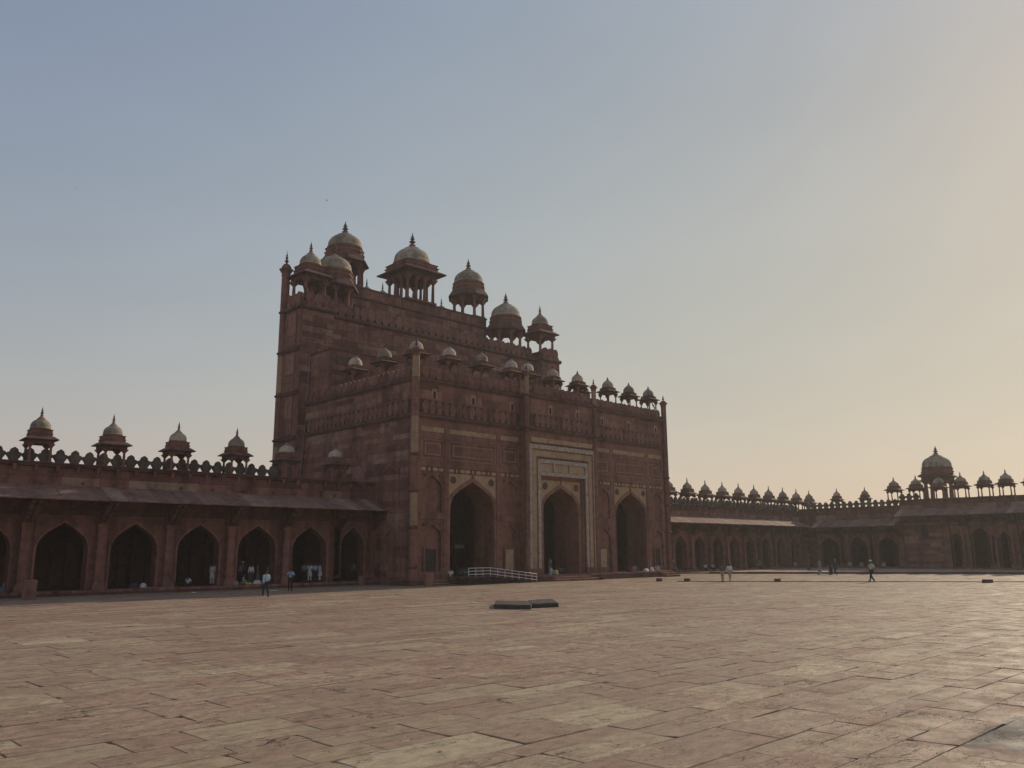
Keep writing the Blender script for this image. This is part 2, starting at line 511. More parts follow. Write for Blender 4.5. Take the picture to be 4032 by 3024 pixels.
def paving():
    r = random.Random(21)
    slabs = []
    y = -66.0
    fx, fy_ = RM[2][0], RM[2][1]
    rx, ry = RM[0][0], RM[0][1]
    while y < 6.0:
        h = r.choice((0.5, 0.58, 0.62, 0.7, 0.85, 1.0, 1.2)) * r.uniform(0.95, 1.05)
        x = -66.0 + r.uniform(0, 2)
        while x < 82:
            l = r.uniform(0.9, 2.8) if r.random() < 0.85 else r.uniform(2.4, 3.6)
            cx_, cy_ = x + l / 2 - CAM.x, y + h / 2 - CAM.y
            d = cx_ * fx + cy_ * fy_; s = cx_ * rx + cy_ * ry
            if d > 5 and abs(s) < d * 0.66 + 9 and not (x > 0.5 and x + l < 38 and y > 0.6):
                slabs.append((d, x, x + l, y, y + h))
            x += l
        y += h
    slabs.sort()
    rest = MB()
    for k, (d, x0, x1, y0, y1) in enumerate(slabs):
        g = r.uniform(0.0006, 0.003)
        if r.random() < 0.12: g += r.uniform(0.004, 0.013)
        z = [r.gauss(0, 0.003) for _ in range(4)]
        zb = r.gauss(0, 0.003) + (0.008 if r.random() < 0.05 else 0)
        j = lambda: r.uniform(-0.008, 0.008)
        C4 = [(x0 + g + j(), y0 + g + j()), (x1 - g + j(), y0 + g + j()), (x1 - g + j(), y1 - g + j()), (x0 + g + j(), y1 - g + j())]
        q = r.random()
        tint = r.gauss(0.33, 0.13) if q < 0.55 else (r.gauss(0.52, 0.10) if q < 0.93 else r.gauss(0.80, 0.1))
        if d < 34:
            # worn outline: several points per edge, a chamfer and a broken corner here and there
            P = []
            for e in range(4):
                a, b = C4[e], C4[(e + 1) % 4]
                n = 4 if e in (0, 2) else 3
                za, zc = z[e], z[(e + 1) % 4]
                for i in range(n):
                    u = i / n
                    w = 0.006 if i else 0.0
                    if i == 0 and r.random() < 0.22:
                        w = 0.0
                        u = 0.04
                    nx = (b[1] - a[1]); ny = -(b[0] - a[0]); L = math.hypot(nx, ny) or 1
                    o_ = -abs(r.gauss(0, w)) 
                    P.append((a[0] + (b[0] - a[0]) * u + nx / L * o_, a[1] + (b[1] - a[1]) * u + ny / L * o_, zb + za + (zc - za) * u))
            cx_ = sum(p[0] for p in P) / len(P); cy_ = sum(p[1] for p in P) / len(P)
            T = []
            for p in P:
                dx, dy = cx_ - p[0], cy_ - p[1]
                L = math.hypot(dx, dy)
                T.append((p[0] + dx / L * 0.010, p[1] + dy / L * 0.010, p[2]))
            n = len(P)
            V = T + [(p[0], p[1], p[2] - 0.012) for p in P] + [(p[0], p[1], -0.055) for p in P]
            Fc = [tuple(range(n))]
            for i in range(n):
                i2 = (i + 1) % n
                Fc.append((i2, i, n + i, n + i2)); Fc.append((n + i2, n + i, 2 * n + i, 2 * n + i2))
            tgt = MB() if k < 300 else rest
            tgt.idx(V, Fc, tint or 0.001)
            if k < 300:
                tgt.build('slab', FLOOR, pave)
        else:
            V = [(C4[i][0], C4[i][1], zb + z[i]) for i in range(4)] + [(C4[i][0], C4[i][1], -0.055) for i in range(4)]
            rest.idx(V, [(0, 1, 2, 3), (1, 0, 4, 5), (2, 1, 5, 6), (3, 2, 6, 7), (0, 3, 7, 4)], tint or 0.001)
    tag(rest.build('paving_slabs', FLOOR, pave), kind='stuff')
paving()

# ------------------------------------------------------------------ shared ornament meshes
def shield_poly(w, h):
    return [(-w * 0.30, 0), (w * 0.30, 0), (w * 0.33, h * 0.18), (w * 0.46, h * 0.32), (w * 0.5, h * 0.50), (w * 0.48, h * 0.68), (w * 0.36, h * 0.86), (w * 0.16, h * 0.95), (0, h), (-w * 0.16, h * 0.95), (-w * 0.36, h * 0.86), (-w * 0.48, h * 0.68), (-w * 0.5, h * 0.50), (-w * 0.46, h * 0.32), (-w * 0.33, h * 0.18)]

def merlon_mesh(w, h, th, relief=False, mat=RED):
    mb = MB()
    P = shield_poly(w, h)
    mb.prism(P, -th, 0.0, -0.05)
    cz = h * 0.56
    # raised border following the outline
    Q = [(x * 0.80, h * 0.08 + z * 0.84) for x, z in P]
    n = len(P); p = 0.035
    for k in range(n):
        a, b, c, d = P[k], P[(k + 1) % n], Q[(k + 1) % n], Q[k]
        y0 = -th - p
        mb.face([(a[0], y0, a[1]), (b[0], y0, b[1]), (c[0], y0, c[1]), (d[0], y0, d[1])], 0.20)
        mb.face([(d[0], y0, d[1]), (c[0], y0, c[1]), (c[0], -th, c[1]), (d[0], -th, d[1])], 0.12)
        mb.face([(b[0], y0, b[1]), (a[0], y0, a[1]), (a[0], -th, a[1]), (b[0], -th, b[1])], 0.12)
    def ring(r0, r1, p, tt):
        n = 12
        for k in range(n):
            a, b = 2 * pi * k / n, 2 * pi * (k + 1) / n
            f = lambda r, ang, y: (r * cos(ang), y, cz + r * sin(ang) * 1.12)
            y0 = -th - p
            mb.face([f(r0, a, y0), f(r1, a, y0), f(r1, b, y0), f(r0, b, y0)], tt)
            mb.face([f(r1, a, y0), f(r1, a, -th), f(r1, b, -th), f(r1, b, y0)], tt)
            if r0 > 0.001:
                mb.face([f(r0, b, y0), f(r0, b, -th), f(r0, a, -th), f(r0, a, y0)], tt)
    ring(w * 0.20, w * 0.27, 0.03, 0.24)
    ring(0.0, w * 0.10, 0.035, 0.16)
    return mb.mesh('merlon', mat)

KANG = [(.30, 0), (.31, .08), (.325, .17), (.40, .28), (.505, .40), (.55, .49), (.52, .58), (.42, .64), (.30, .665), (.285, .72), (.27, .80), (.20, .89), (.09, .95), (0, 1.0)]
def kangura_mesh(h, th, mat=LICHEN):
    R = [(x * .90, z * h) for x, z in KANG]
    poly = R + [(-x, z) for x, z in reversed(R[:-1])]
    mb = MB()
    mb.prism(poly, -th / 2, th / 2)
    R2 = [(x * .90 * 0.78, h * 0.1 + z * h * 0.80) for x, z in KANG]
    poly2 = R2 + [(-x, z) for x, z in reversed(R2[:-1])]
    mb.prism(poly2, -th / 2 - 0.025, -th / 2 + 0.01, 0.1)
    return mb.mesh('merlon', mat)

def finial_prof(z0, h, r):
    P = [(0.9, 0), (1.0, .02), (0.55, .08), (0.35, .14), (0.75, .22), (0.95, .27), (0.6, .34), (0.30, .40), (0.62, .47), (0.66, .51), (0.28, .57), (0.42, .63), (0.44, .67), (0.18, .74), (0.14, .86), (0.03, 1.0)]
    return [(max(0.004, a * r), z0 + b * h) for a, b in P]

# ------------------------------------------------------------------ domed kiosks
def kiosk_proto(nside=4, E=1.05, H=4.0, colr=0.10, ncol=1, solid=False, colh=0.33, dome_w=0.62, drum_w=0.63, seg=16, drop=0.0, fr=(.253, .187, .075), drum_n=None):
    """E = half width of the eave, H = total height. Built round the origin, standing on z=0"""
    root = empty('domed_kiosk')
    q = 2 ** 0.5 if nside == 4 else 1.0 / cos(pi / 8)
    rot = pi / 4 if nside == 4 else pi / 8
    def ngon(prof, t=0.0):
        return [(r * q, z) for r, z in prof], nside
    cr = E * (0.62 if nside == 4 else 0.72)
    zc = H * colh
    pts = []
    if nside == 4:
        for k in range(ncol + 1):
            u = -cr + 2 * cr * k / ncol
            pts += [(u, -cr), (u, cr)]
            if 0 < k < ncol:
                pts += [(-cr, u), (cr, u)]
    else:
        for k in range(8):
            a = pi / 8 + k * pi / 4
            pts.append((cr / cos(pi / 8) * cos(a), cr / cos(pi / 8) * sin(a)))
    cm = MB()
    cm.lathe([(colr * 1.5, 0), (colr * 1.5, zc * .10), (colr * 1.1, zc * .13), (colr * 1.0, zc * .5), (colr * 0.85, zc * .80), (colr * 1.2, zc * .83), (colr * 1.25, zc * .86)], 8, rot=pi / 8)
    # stepped bracket capital
    cm.frustum(0, 0, colr * 1.2, colr * 1.2, zc * .86, colr * 2.4, colr * 2.4, zc * 1.0)
    cme = cm.mesh('column', RED)
    for p in pts:
        o = link('column', cme, root, 0.05 * rnd.uniform(-1, 1), (p[0], p[1], 0))
        o.rotation_euler = (0, 0, 0 if nside == 4 else math.atan2(p[1], p[0]))
    b = MB()
    pr, n = ngon([(cr + colr * 1.5, zc), (cr + colr * 1.5, zc + H * .055), (cr + colr * 1.9, zc + H * .06), (cr + colr * 1.9, zc + H * .085)])
    b.lathe(pr, n, rot=rot)
    b.build('beam', REDDARK, root)
    base = MB()
    pr, n = ngon([(cr + colr * 1.9, -0.02), (cr + colr * 1.9, H * .022)])
    base.lathe(pr, n, rot=rot)
    base.build('base', RED, root)
    if solid:
        w = MB()
        w.lathe([(r * q, z) for r, z in ((cr * 0.98, 0.05), (cr * 0.98, zc + 0.02))], 4, rot=rot)
        wo_ = w.build('wall', RED, root)
        nm = MB()
        for sx in (0, 1, 2, 3):
            a = sx * pi / 2
            J = arch_pts(0, cr * 0.42, zc * 0.55, zc * 0.85)
            P = [(-cr * .42, zc * .12)] + J + [(cr * .42, zc * .12)]
            nm.face([(x * cos(a) + (cr * .985) * sin(a), x * sin(a) - (cr * .985) * cos(a), z) for x, z in P])
        nm.build('blind_arch', REDDARK, wo_)
    e = MB()
    U = (H - zc) / .67
    eo = zc + U * (.075 - drop)
    pr, n = ngon([(cr + colr, zc + U * .082), (E, eo - U * .012), (E, eo + U * .004), (cr + colr, zc + U * .135)])
    e.lathe(pr, n, rot=rot)
    e.build('eave', REDDARK, root, tint=.05)
    d = MB()
    dw = E * drum_w
    z1 = zc + U * .12; z2 = zc + U * fr[0]
    dp = [(dw * 1.03, z1), (dw * 1.03, z1 + (z2 - z1) * .37), (dw * 1.08, z1 + (z2 - z1) * .38), (dw * 1.08, z1 + (z2 - z1) * .49), (dw, z1 + (z2 - z1) * .5), (dw, z2 - (z2 - z1) * .10), (dw * 1.05, z2 - (z2 - z1) * .09), (dw * 1.05, z2)]
    if drum_n:
        d.lathe(dp, drum_n, rot=pi / drum_n)
    else:
        pr, n = ngon(dp)
        d.lathe(pr, n, rot=rot)
    d.build('drum', RED, root)
    dr = E * dome_w
    zd = z2; hd = U * fr[1]
    P = [(1.02, -0.01), (1.02, .10), (1.06, .11), (1.06, .15), (1.0, .17), (1.01, .30), (0.995, .42), (0.95, .56), (0.86, .70), (0.72, .83), (0.54, .94), (0.36, 1.0)]
    dm = MB().lathe([(a * dr, zd + b_ * hd) for a, b_ in P], seg, rot=pi / seg)
    dm.build('dome', PLASTER, root, smooth=seg > 8)
    zl = zd + hd; lh = U * fr[2]
    lo = MB().lathe([(dr * .44, zl - hd * .03), (dr * .45, zl + lh * .08), (dr * .30, zl + lh * .39), (dr * .18, zl + lh * .70), (dr * .11, zl + lh)], 16)
    lo.build('lotus_cap', TRIM, root, tint=-.2)
    zf = zl + lh * .97
    MB().lathe(finial_prof(zf, H - zf, dr * .20), 10).build('finial', FINIAL, root, smooth=True)
    return root

def put(proto, label, loc, rz=0.0, scale=1.0, group=None, used=[]):
    if proto.name in used:
        o = copy_tree(proto)
    else:
        used.append(proto.name); o = proto
    o.location = loc
    o.rotation_euler = (0, 0, rz)
    v = rnd.uniform(.985, 1.015)
    o.scale = (scale * v, scale * v, scale * rnd.uniform(.985, 1.015))
    o.rotation_euler = (rnd.gauss(0, .006), rnd.gauss(0, .006), rz + rnd.gauss(0, .03))
    for ch in o.children:
        if ch.name.startswith(('dome', 'drum', 'eave')):
            ch['tint'] = rnd.uniform(-.28, .22) if ch.name.startswith('dome') and not ch.name.startswith('domed') else rnd.uniform(-.12, .12)
    tag(o, label, 'kiosk', group)
    return o

ORD = ['first', 'second', 'third', 'fourth', 'fifth', 'sixth', 'seventh', 'eighth', 'ninth', 'tenth', 'eleventh', 'twelfth']

# ------------------------------------------------------------------ arcades
def arcade(name, label, bays, x0, x1, kang_range, loc, rz=0.0, ledge_z=9.2, chz=6.5, seed=1, eave_range=None, detail=True):
    """local frame: wall plane y=0, court at -y, bays = (centre, half width, spring, apex, left edge, right edge)"""
    r = random.Random(seed)
    root = empty(name, loc, rz)
    FL = 0.35
    top = ledge_z - 0.3
    # plinth and floor
    pl = MB()
    pl.box(x0, x1, -1.3, 7.0, 0.0, FL - 0.03)
    pl.build('plinth', REDDARK, root)
    es = MB()
    x = x0
    while x < x1 - 0.2:
        l = r.uniform(0.35, 0.55)
        es.box(x + .01, min(x + l, x1) - .01, -1.36 - r.uniform(0, .03), -0.9, FL - 0.16, FL + r.uniform(0, .012), r.uniform(-.2, .25))
        x += l
    tag(es.build('edge_stones', RED, root), kind='stuff')
    # wall bays
    for k, (c, w, zs, za, a, b) in enumerate(bays):
        mb = MB()
        tt = r.uniform(-.08, .08)
        arch_wall(mb, c, w, zs, za, a, b, FL - 0.01, top, 0.0, 0.95, tt or .001, foot=FL - .01)
        wo_ = mb.build('arched_bay', RED, root)
        av = MB()
        archivolt(av, c, w, zs, za, 0.13, -0.035, 0.02, FL)
        av.build('arch_trim', RED, wo_, tint=.22)
        if detail:
            # recessed spandrel frame
            fr = MB()
            zt = za + 0.42
            fr.box(a + .55, b - .55, -0.045, 0.01, zt, zt + 0.1)
            fr.box(a + .60, a + .68, -0.045, 0.01, FL, zt)
            fr.box(b - .68, b - .60, -0.045, 0.01, FL, zt)
            fr.build('frame_moulding', RED, wo_, tint=0.1)
    # solid stretches between bays
    edges = sorted([(b[4], b[5]) for b in bays])
    cur = x0
    sol = []
    for a, b in edges + [(x1, x1)]:
        if a - cur > 0.05:
            mb = MB().box(cur, a, 0.0, 0.95, FL - .01, top)
            mb.build('blank_wall', RED, root)
            sol += ashlar([('x', 0.0, cur, a, FL + .4, top - 1.4)], r)
        cur = max(cur, b)
    if sol:
        clad(root, sol, 200)
    # pilasters with brackets at bay edges
    pe = sorted(set([round(b[4], 2) for b in bays] + [round(b[5], 2) for b in bays]))
    pm = MB()
    pm.box(-.44, .44, -0.58, 0.02, FL, FL + .28)
    pm.frustum(0, -.25, .42, .29, FL + .28, .34, .22, FL + .55)
    pm.box(-.32, .32, -.45, 0.02, FL + .55, 4.75)
    pm.box(-.29, -.24, -.475, -.43, FL + .6, 4.7); pm.box(.24, .29, -.475, -.43, FL + .6, 4.7)
    pm.box(-.40, .40, -.54, 0.02, 4.75, 4.95)
    pm.box(-.34, .34, -.62, 0.02, 4.95, chz - 0.05)
    pme = pm.mesh('pilaster', RED)
    bm_ = MB()
    # bracket: stepped corbel in three tiers toward the court
    for (ya, yb, za, zb, hw) in ((-.60, -1.0, 5.0, 5.35, .16), (-.60, -1.45, 5.35, 5.75, .17), (-.60, -1.95, 5.75, 6.1, .18), (-.6, -2.35, 6.1, 6.4, .15)):
        d = chz - 6.5
        bm_.prism([(yb, zb + d), (yb + .05, zb - .12 + d), (yb + .32, za + d), (ya, za + d), (ya, zb + d)][::-1], -hw, hw)
    me_b = bm_.mesh('bracket', REDDARK)
    # the prism lies in the x-z plane: turn it into y-z
    for v in me_b.vertices:
        v.co = (v.co.y, v.co.x, v.co.z)
    me_b.flip_normals()
    for x in pe:
        if x0 - .01 <= x <= x1 + .01:
            p = link('pilaster', pme, root, r.uniform(-.1, .12), (x, 0, 0))
            for s in (-1, 1):
                link('bracket', me_b, p, None, (s * .20, 0, 0))
    # beam under the eave
    MB().box(x0, x1, -.20, .02, chz - .75, chz - .45).box(x0, x1, -.10, .02, chz - .95, chz - .75).build('beam', REDDARK, root)
    # eave slabs
    ea, eb = eave_range or (x0, x1)
    x = ea
    while x < eb - .05:
        l = min(r.uniform(0.55, 1.15), eb - x)
        a, b = x + .004, x + l - .004
        dz = r.uniform(-.012, .012); yo = -2.6 + r.uniform(-.02, .02); th = 0.09
        zi, zo = chz + 1.08 + dz, chz + dz
        V = [(a, yo, zo), (b, yo, zo), (b, .0, zi), (a, .0, zi), (a, yo, zo + th), (b, yo, zo + th), (b, .0, zi + th), (a, .0, zi + th)]
        k = r.random()
        t = r.uniform(.10, .40) if k < .85 else r.uniform(.5, .75)
        MB().idx(V, [(3, 2, 1, 0), (4, 5, 6, 7), (0, 1, 5, 4), (1, 2, 6, 5), (2, 3, 7, 6), (3, 0, 4, 7)], t).build('eave_slab', EAVE, root)
        x += l
    # frieze of big blocks above the eave
    x = x0
    zf0 = chz + 1.12
    zmid = zf0 + (top - zf0) * .5
    while x < x1 - .05:
        l = min(r.uniform(1.6, 3.4), x1 - x)
        if x1 - x - l < .5: l = x1 - x
        k = r.random()
        t = r.uniform(-.15, .2) if k < .72 else r.uniform(.35, .55)
        place_box('stone', UNIT, root, x + .006, x + l - .006, -.06, .02, zf0, zmid - .004, t)
        place_box('stone', UNIT, root, x + .006, x + l - .006, -.10, .02, zmid + .004, top - .02, r.uniform(-.3, -.05))
        if r.random() < .6:
            hx = x + l * r.uniform(.3, .7)
            MB().box(hx - .1, hx + .1, -.16, .0, zf0 + .12, zf0 + .32).build('drain_spout', REDDARK, root)
        x += l
    # projecting ledge on small brackets
    MB().box(x0, x1, -.30, 1.2, ledge_z - .22, ledge_z - .10).box(x0, x1, -.42, 1.3, ledge_z - .10, ledge_z).build('ledge', REDDARK, root)
    br = MB().frustum(0, -.18, .09, .08, ledge_z - .62, .11, .22, ledge_z - .221).mesh('ledge_bracket', RED)
    x = x0 + .6
    while x < x1:
        link('ledge_bracket', br, root, r.uniform(-.1, .3), (x, 0, 0)); x += 1.36
    # merlons
    if kang_range:
        km = kangura_mesh(1.04, 0.24)
        x = kang_range[0]
        while x < kang_range[1]:
            o = link('merlon', km, root, r.uniform(-.2, .25), (x, .62, ledge_z - .005))
            o.scale = (1.0, 1.0, r.uniform(.97, 1.03)); x += 0.985
    # interior
    MB().box(x0, x1, 6.4, 7.0, FL, top).build('back_wall', INTERIOR_SHADE, root)
    MB().box(x0 + .01, x0 + .4, .94, 6.95, FL, top - .01).build('end_wall', INTERIOR_SHADE, root)
    MB().box(x1 - .4, x1 - .01, .94, 6.95, FL, top - .01).build('end_wall', INTERIOR_SHADE, root)
    MB().box(x0, x1, .96, 6.9, chz + .3, chz + .6).build('ceiling', INTERIOR_SHADE, root)
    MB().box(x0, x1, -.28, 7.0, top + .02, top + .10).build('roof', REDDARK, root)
    MB().box(x0, x1, .0, 6.4, FL - .03, FL - .005).build('floor', INTERIOR_SHADE, root)
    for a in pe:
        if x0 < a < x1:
            MB().box(a - .45, a + .45, 6.0, 6.42, FL, chz + .3).build('inner_pier', INTERIOR_SHADE, root)
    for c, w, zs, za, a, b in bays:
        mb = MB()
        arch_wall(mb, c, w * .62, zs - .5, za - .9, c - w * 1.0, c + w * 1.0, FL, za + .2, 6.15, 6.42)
        mb.build('inner_niche', INTERIOR_SHADE, root)
    tag(root, label, 'arcade')
    return root

WIDE = lambda c: (c, 1.68, 3.05, 5.05, c - 2.465, c + 2.465)
lb = [WIDE(-6.06 - 4.93 * k) for k in range(9)]
lb = [(-1.69, 1.22, 3.3, 5.05, -3.595, 0.36)] + [(c, w, a, b, e, f) for c, w, a, b, e, f in lb]
arcade('arcade_wing', 'long red sandstone arcade with pointed arches at the left of the gateway', lb, -50.4, 0.36, (-50, -8.6), (0, 6.6, 0), seed=4)

rb = [(49.6 + 4.44 * k, 1.36, 3.0, 4.85, 49.6 + 4.44 * k - 2.22, 49.6 + 4.44 * k + 2.22) for k in range(8)]
rb = [(45.16, 1.36, 3.0, 4.85, 42.94, 47.38)] + rb
arcade('arcade_wing', 'far arcade with sunlit eave between the gateway and the courtyard corner', rb, 38.4, 84.2, (38.9, 83.4), (0, 6.6, 0), seed=9, ledge_z=8.95, chz=6.35, eave_range=(38.4, 81.3))

# cloister running toward the camera on the right: local x = 6.6 - Y
cb = [(4.3, 1.5, 2.9, 4.85, 2.1, 6.5), (8.8, 1.5, 2.9, 4.85, 6.55, 11.05), (13.3, 1.5, 2.9, 4.85, 11.1, 15.5)]
arcade('arcade_wing', 'low shaded arcade of three arches running from the courtyard corner', cb, -0.4, 15.55, (1.0, 15.2), (83.74, 6.6, 0), rz=-pi / 2, seed=12, ledge_z=9.3, chz=6.25, eave_range=(2.7, 15.55))
hb = [(23.0, .92, 3.6, 5.15, 21.9, 24.1), (26.1, 1.4, 4.0, 5.85, 24.5, 27.7), (29.05, .88, 3.7, 5.3, 27.9, 30.2), (32.2, 1.4, 4.0, 5.85, 30.6, 33.8), (35.2, .9, 3.7, 5.3, 34.0, 36.4), (38.3, 1.4, 4, 5.85, 36.7, 39.9), (41.3, .9, 3.7, 5.3, 40.1, 42.5)]
hi = arcade('prayer_hall', 'taller shaded hall front at the right edge with uneven arches', hb, 15.6, 46.0, (15.9, 18.6), (83.70, 6.6, 0), rz=-pi / 2, seed=15, ledge_z=10.0, chz=7.55)
# window in the blank stretch
wn = MB().box(18.35, 19.25, -.06, .05, 4.45, 6.35)
wo1 = wn.build('window', HOLE_SHADE, hi)
MB().box(18.22, 18.36, -.12, .02, 4.3, 6.5).box(19.24, 19.38, -.12, .02, 4.3, 6.5).box(18.36, 19.24, -.12, .02, 6.34, 6.5).box(18.22, 19.38, -.14, .02, 4.3, 4.46).build('frame', REDDARK, wo1)
for k in range(1, 4):
    MB().box(18.36 + .22 * k - .015, 18.36 + .22 * k + .015, -.09, -.05, 4.46, 6.34).build('bar', DARKMETAL, wo1)
for x, z in ((22.9, 6.3), (22.9, 5.75), (25.9, 6.55), (29.0, 6.1), (29.0, 6.55), (32.2, 6.5)):
    place_box('stone', UNIT, hi, x - .95, x + .95, -.05, .02, z, z + .38, .45)

# ------------------------------------------------------------------ terrace step and rope on the right of the court
def terrace():
    p = [(44.0, 5.2), (48.65, -1.33), (66.7, -28.8), (84.5, -55.9), (84.5, 5.2)]
    mb = MB()
    n = len(p)
    V = [(x, y, -.04) for x, y in p] + [(x, y, .16) for x, y in p]
    mb.idx(V, [tuple(range(n, 2 * n))] + [((k + 1) % n, k, n + k, n + (k + 1) % n) for k in range(n)], 0.45)
    o = mb.build('terrace', FLOOR)
    tag(o, 'slightly raised paved strip before the far arcades', kind='structure')
    # kerb stones along the step
    a = Vector((47.2, 0.9, 0)); b = Vector((84.0, -55.3, 0))
    d = (b - a); L = d.length; d.normalize(); nn = Vector((-d.y, d.x, 0))
    if nn.x > 0: nn = -nn
    r = random.Random(5); s = 0.0
    while s < L:
        l = r.uniform(1.6, 2.6)
        q0 = a + d * (s + .01); q1 = a + d * (min(s + l, L) - .01)
        w = nn * (.30 + r.uniform(-.02, .02)); h = .23 + r.uniform(-.015, .015); iw = nn * -.12
        V = [tuple(q0 + w + Vector((0, 0, -.04))), tuple(q1 + w + Vector((0, 0, -.04))), tuple(q1 + iw + Vector((0, 0, -.04))), tuple(q0 + iw + Vector((0, 0, -.04)))]
        V += [(x, y, h) for x, y, z in V]
        MB().idx(V, [(3, 2, 1, 0), (4, 5, 6, 7), (0, 1, 5, 4), (1, 2, 6, 5), (2, 3, 7, 6), (3, 0, 4, 7)], r.uniform(-.25, .0)).build('kerb_stone', REDDARK, o)
        s += l
terrace()

def rope():
    mb = MB()
    a = Vector((22.3, -11.6)); b = Vector((42.0, -38.9))
    n = 60; r = random.Random(8); pv = None
    for k in range(n + 1):
        u = k / n
        p = a + (b - a) * u
        w = 0.10 * sin(u * 23) + 0.05 * sin(u * 61)
        q = (p.x + w, p.y + w * .6, 0.035)
        if pv: mb.tube(pv, q, .03, n=6)
        pv = q
    tag(mb.build('rope', plain('rope_dark', (.06, .05, .04), .9), None), 'thin dark rope lying across the paving between small stone blocks', 'rope')
rope()

# ------------------------------------------------------------------ the gateway: lower front hall
FY = 0.5
hall = empty('gateway_hall', (0, 0, 0))
tag(hall, 'broad red sandstone gateway hall with three tall pointed arches and beige panels', 'gateway')

# platform
MB().box(0.0, 13.4, 0.0, 3.0, 0, .56).box(13.4, 36.2, -1.55, 3.0, 0, .56).box(36.2, 38.7, -.2, 3.0, 0, .56).build('platform', REDDARK, hall)
MB().box(-.04, 13.36, -.06, 2.0, .44, .60).box(13.30, 36.24, -1.63, 2.0, .45, .61).box(36.2, 38.75, -.27, 2.0, .44, .602).build('platform_edge', RED, hall)

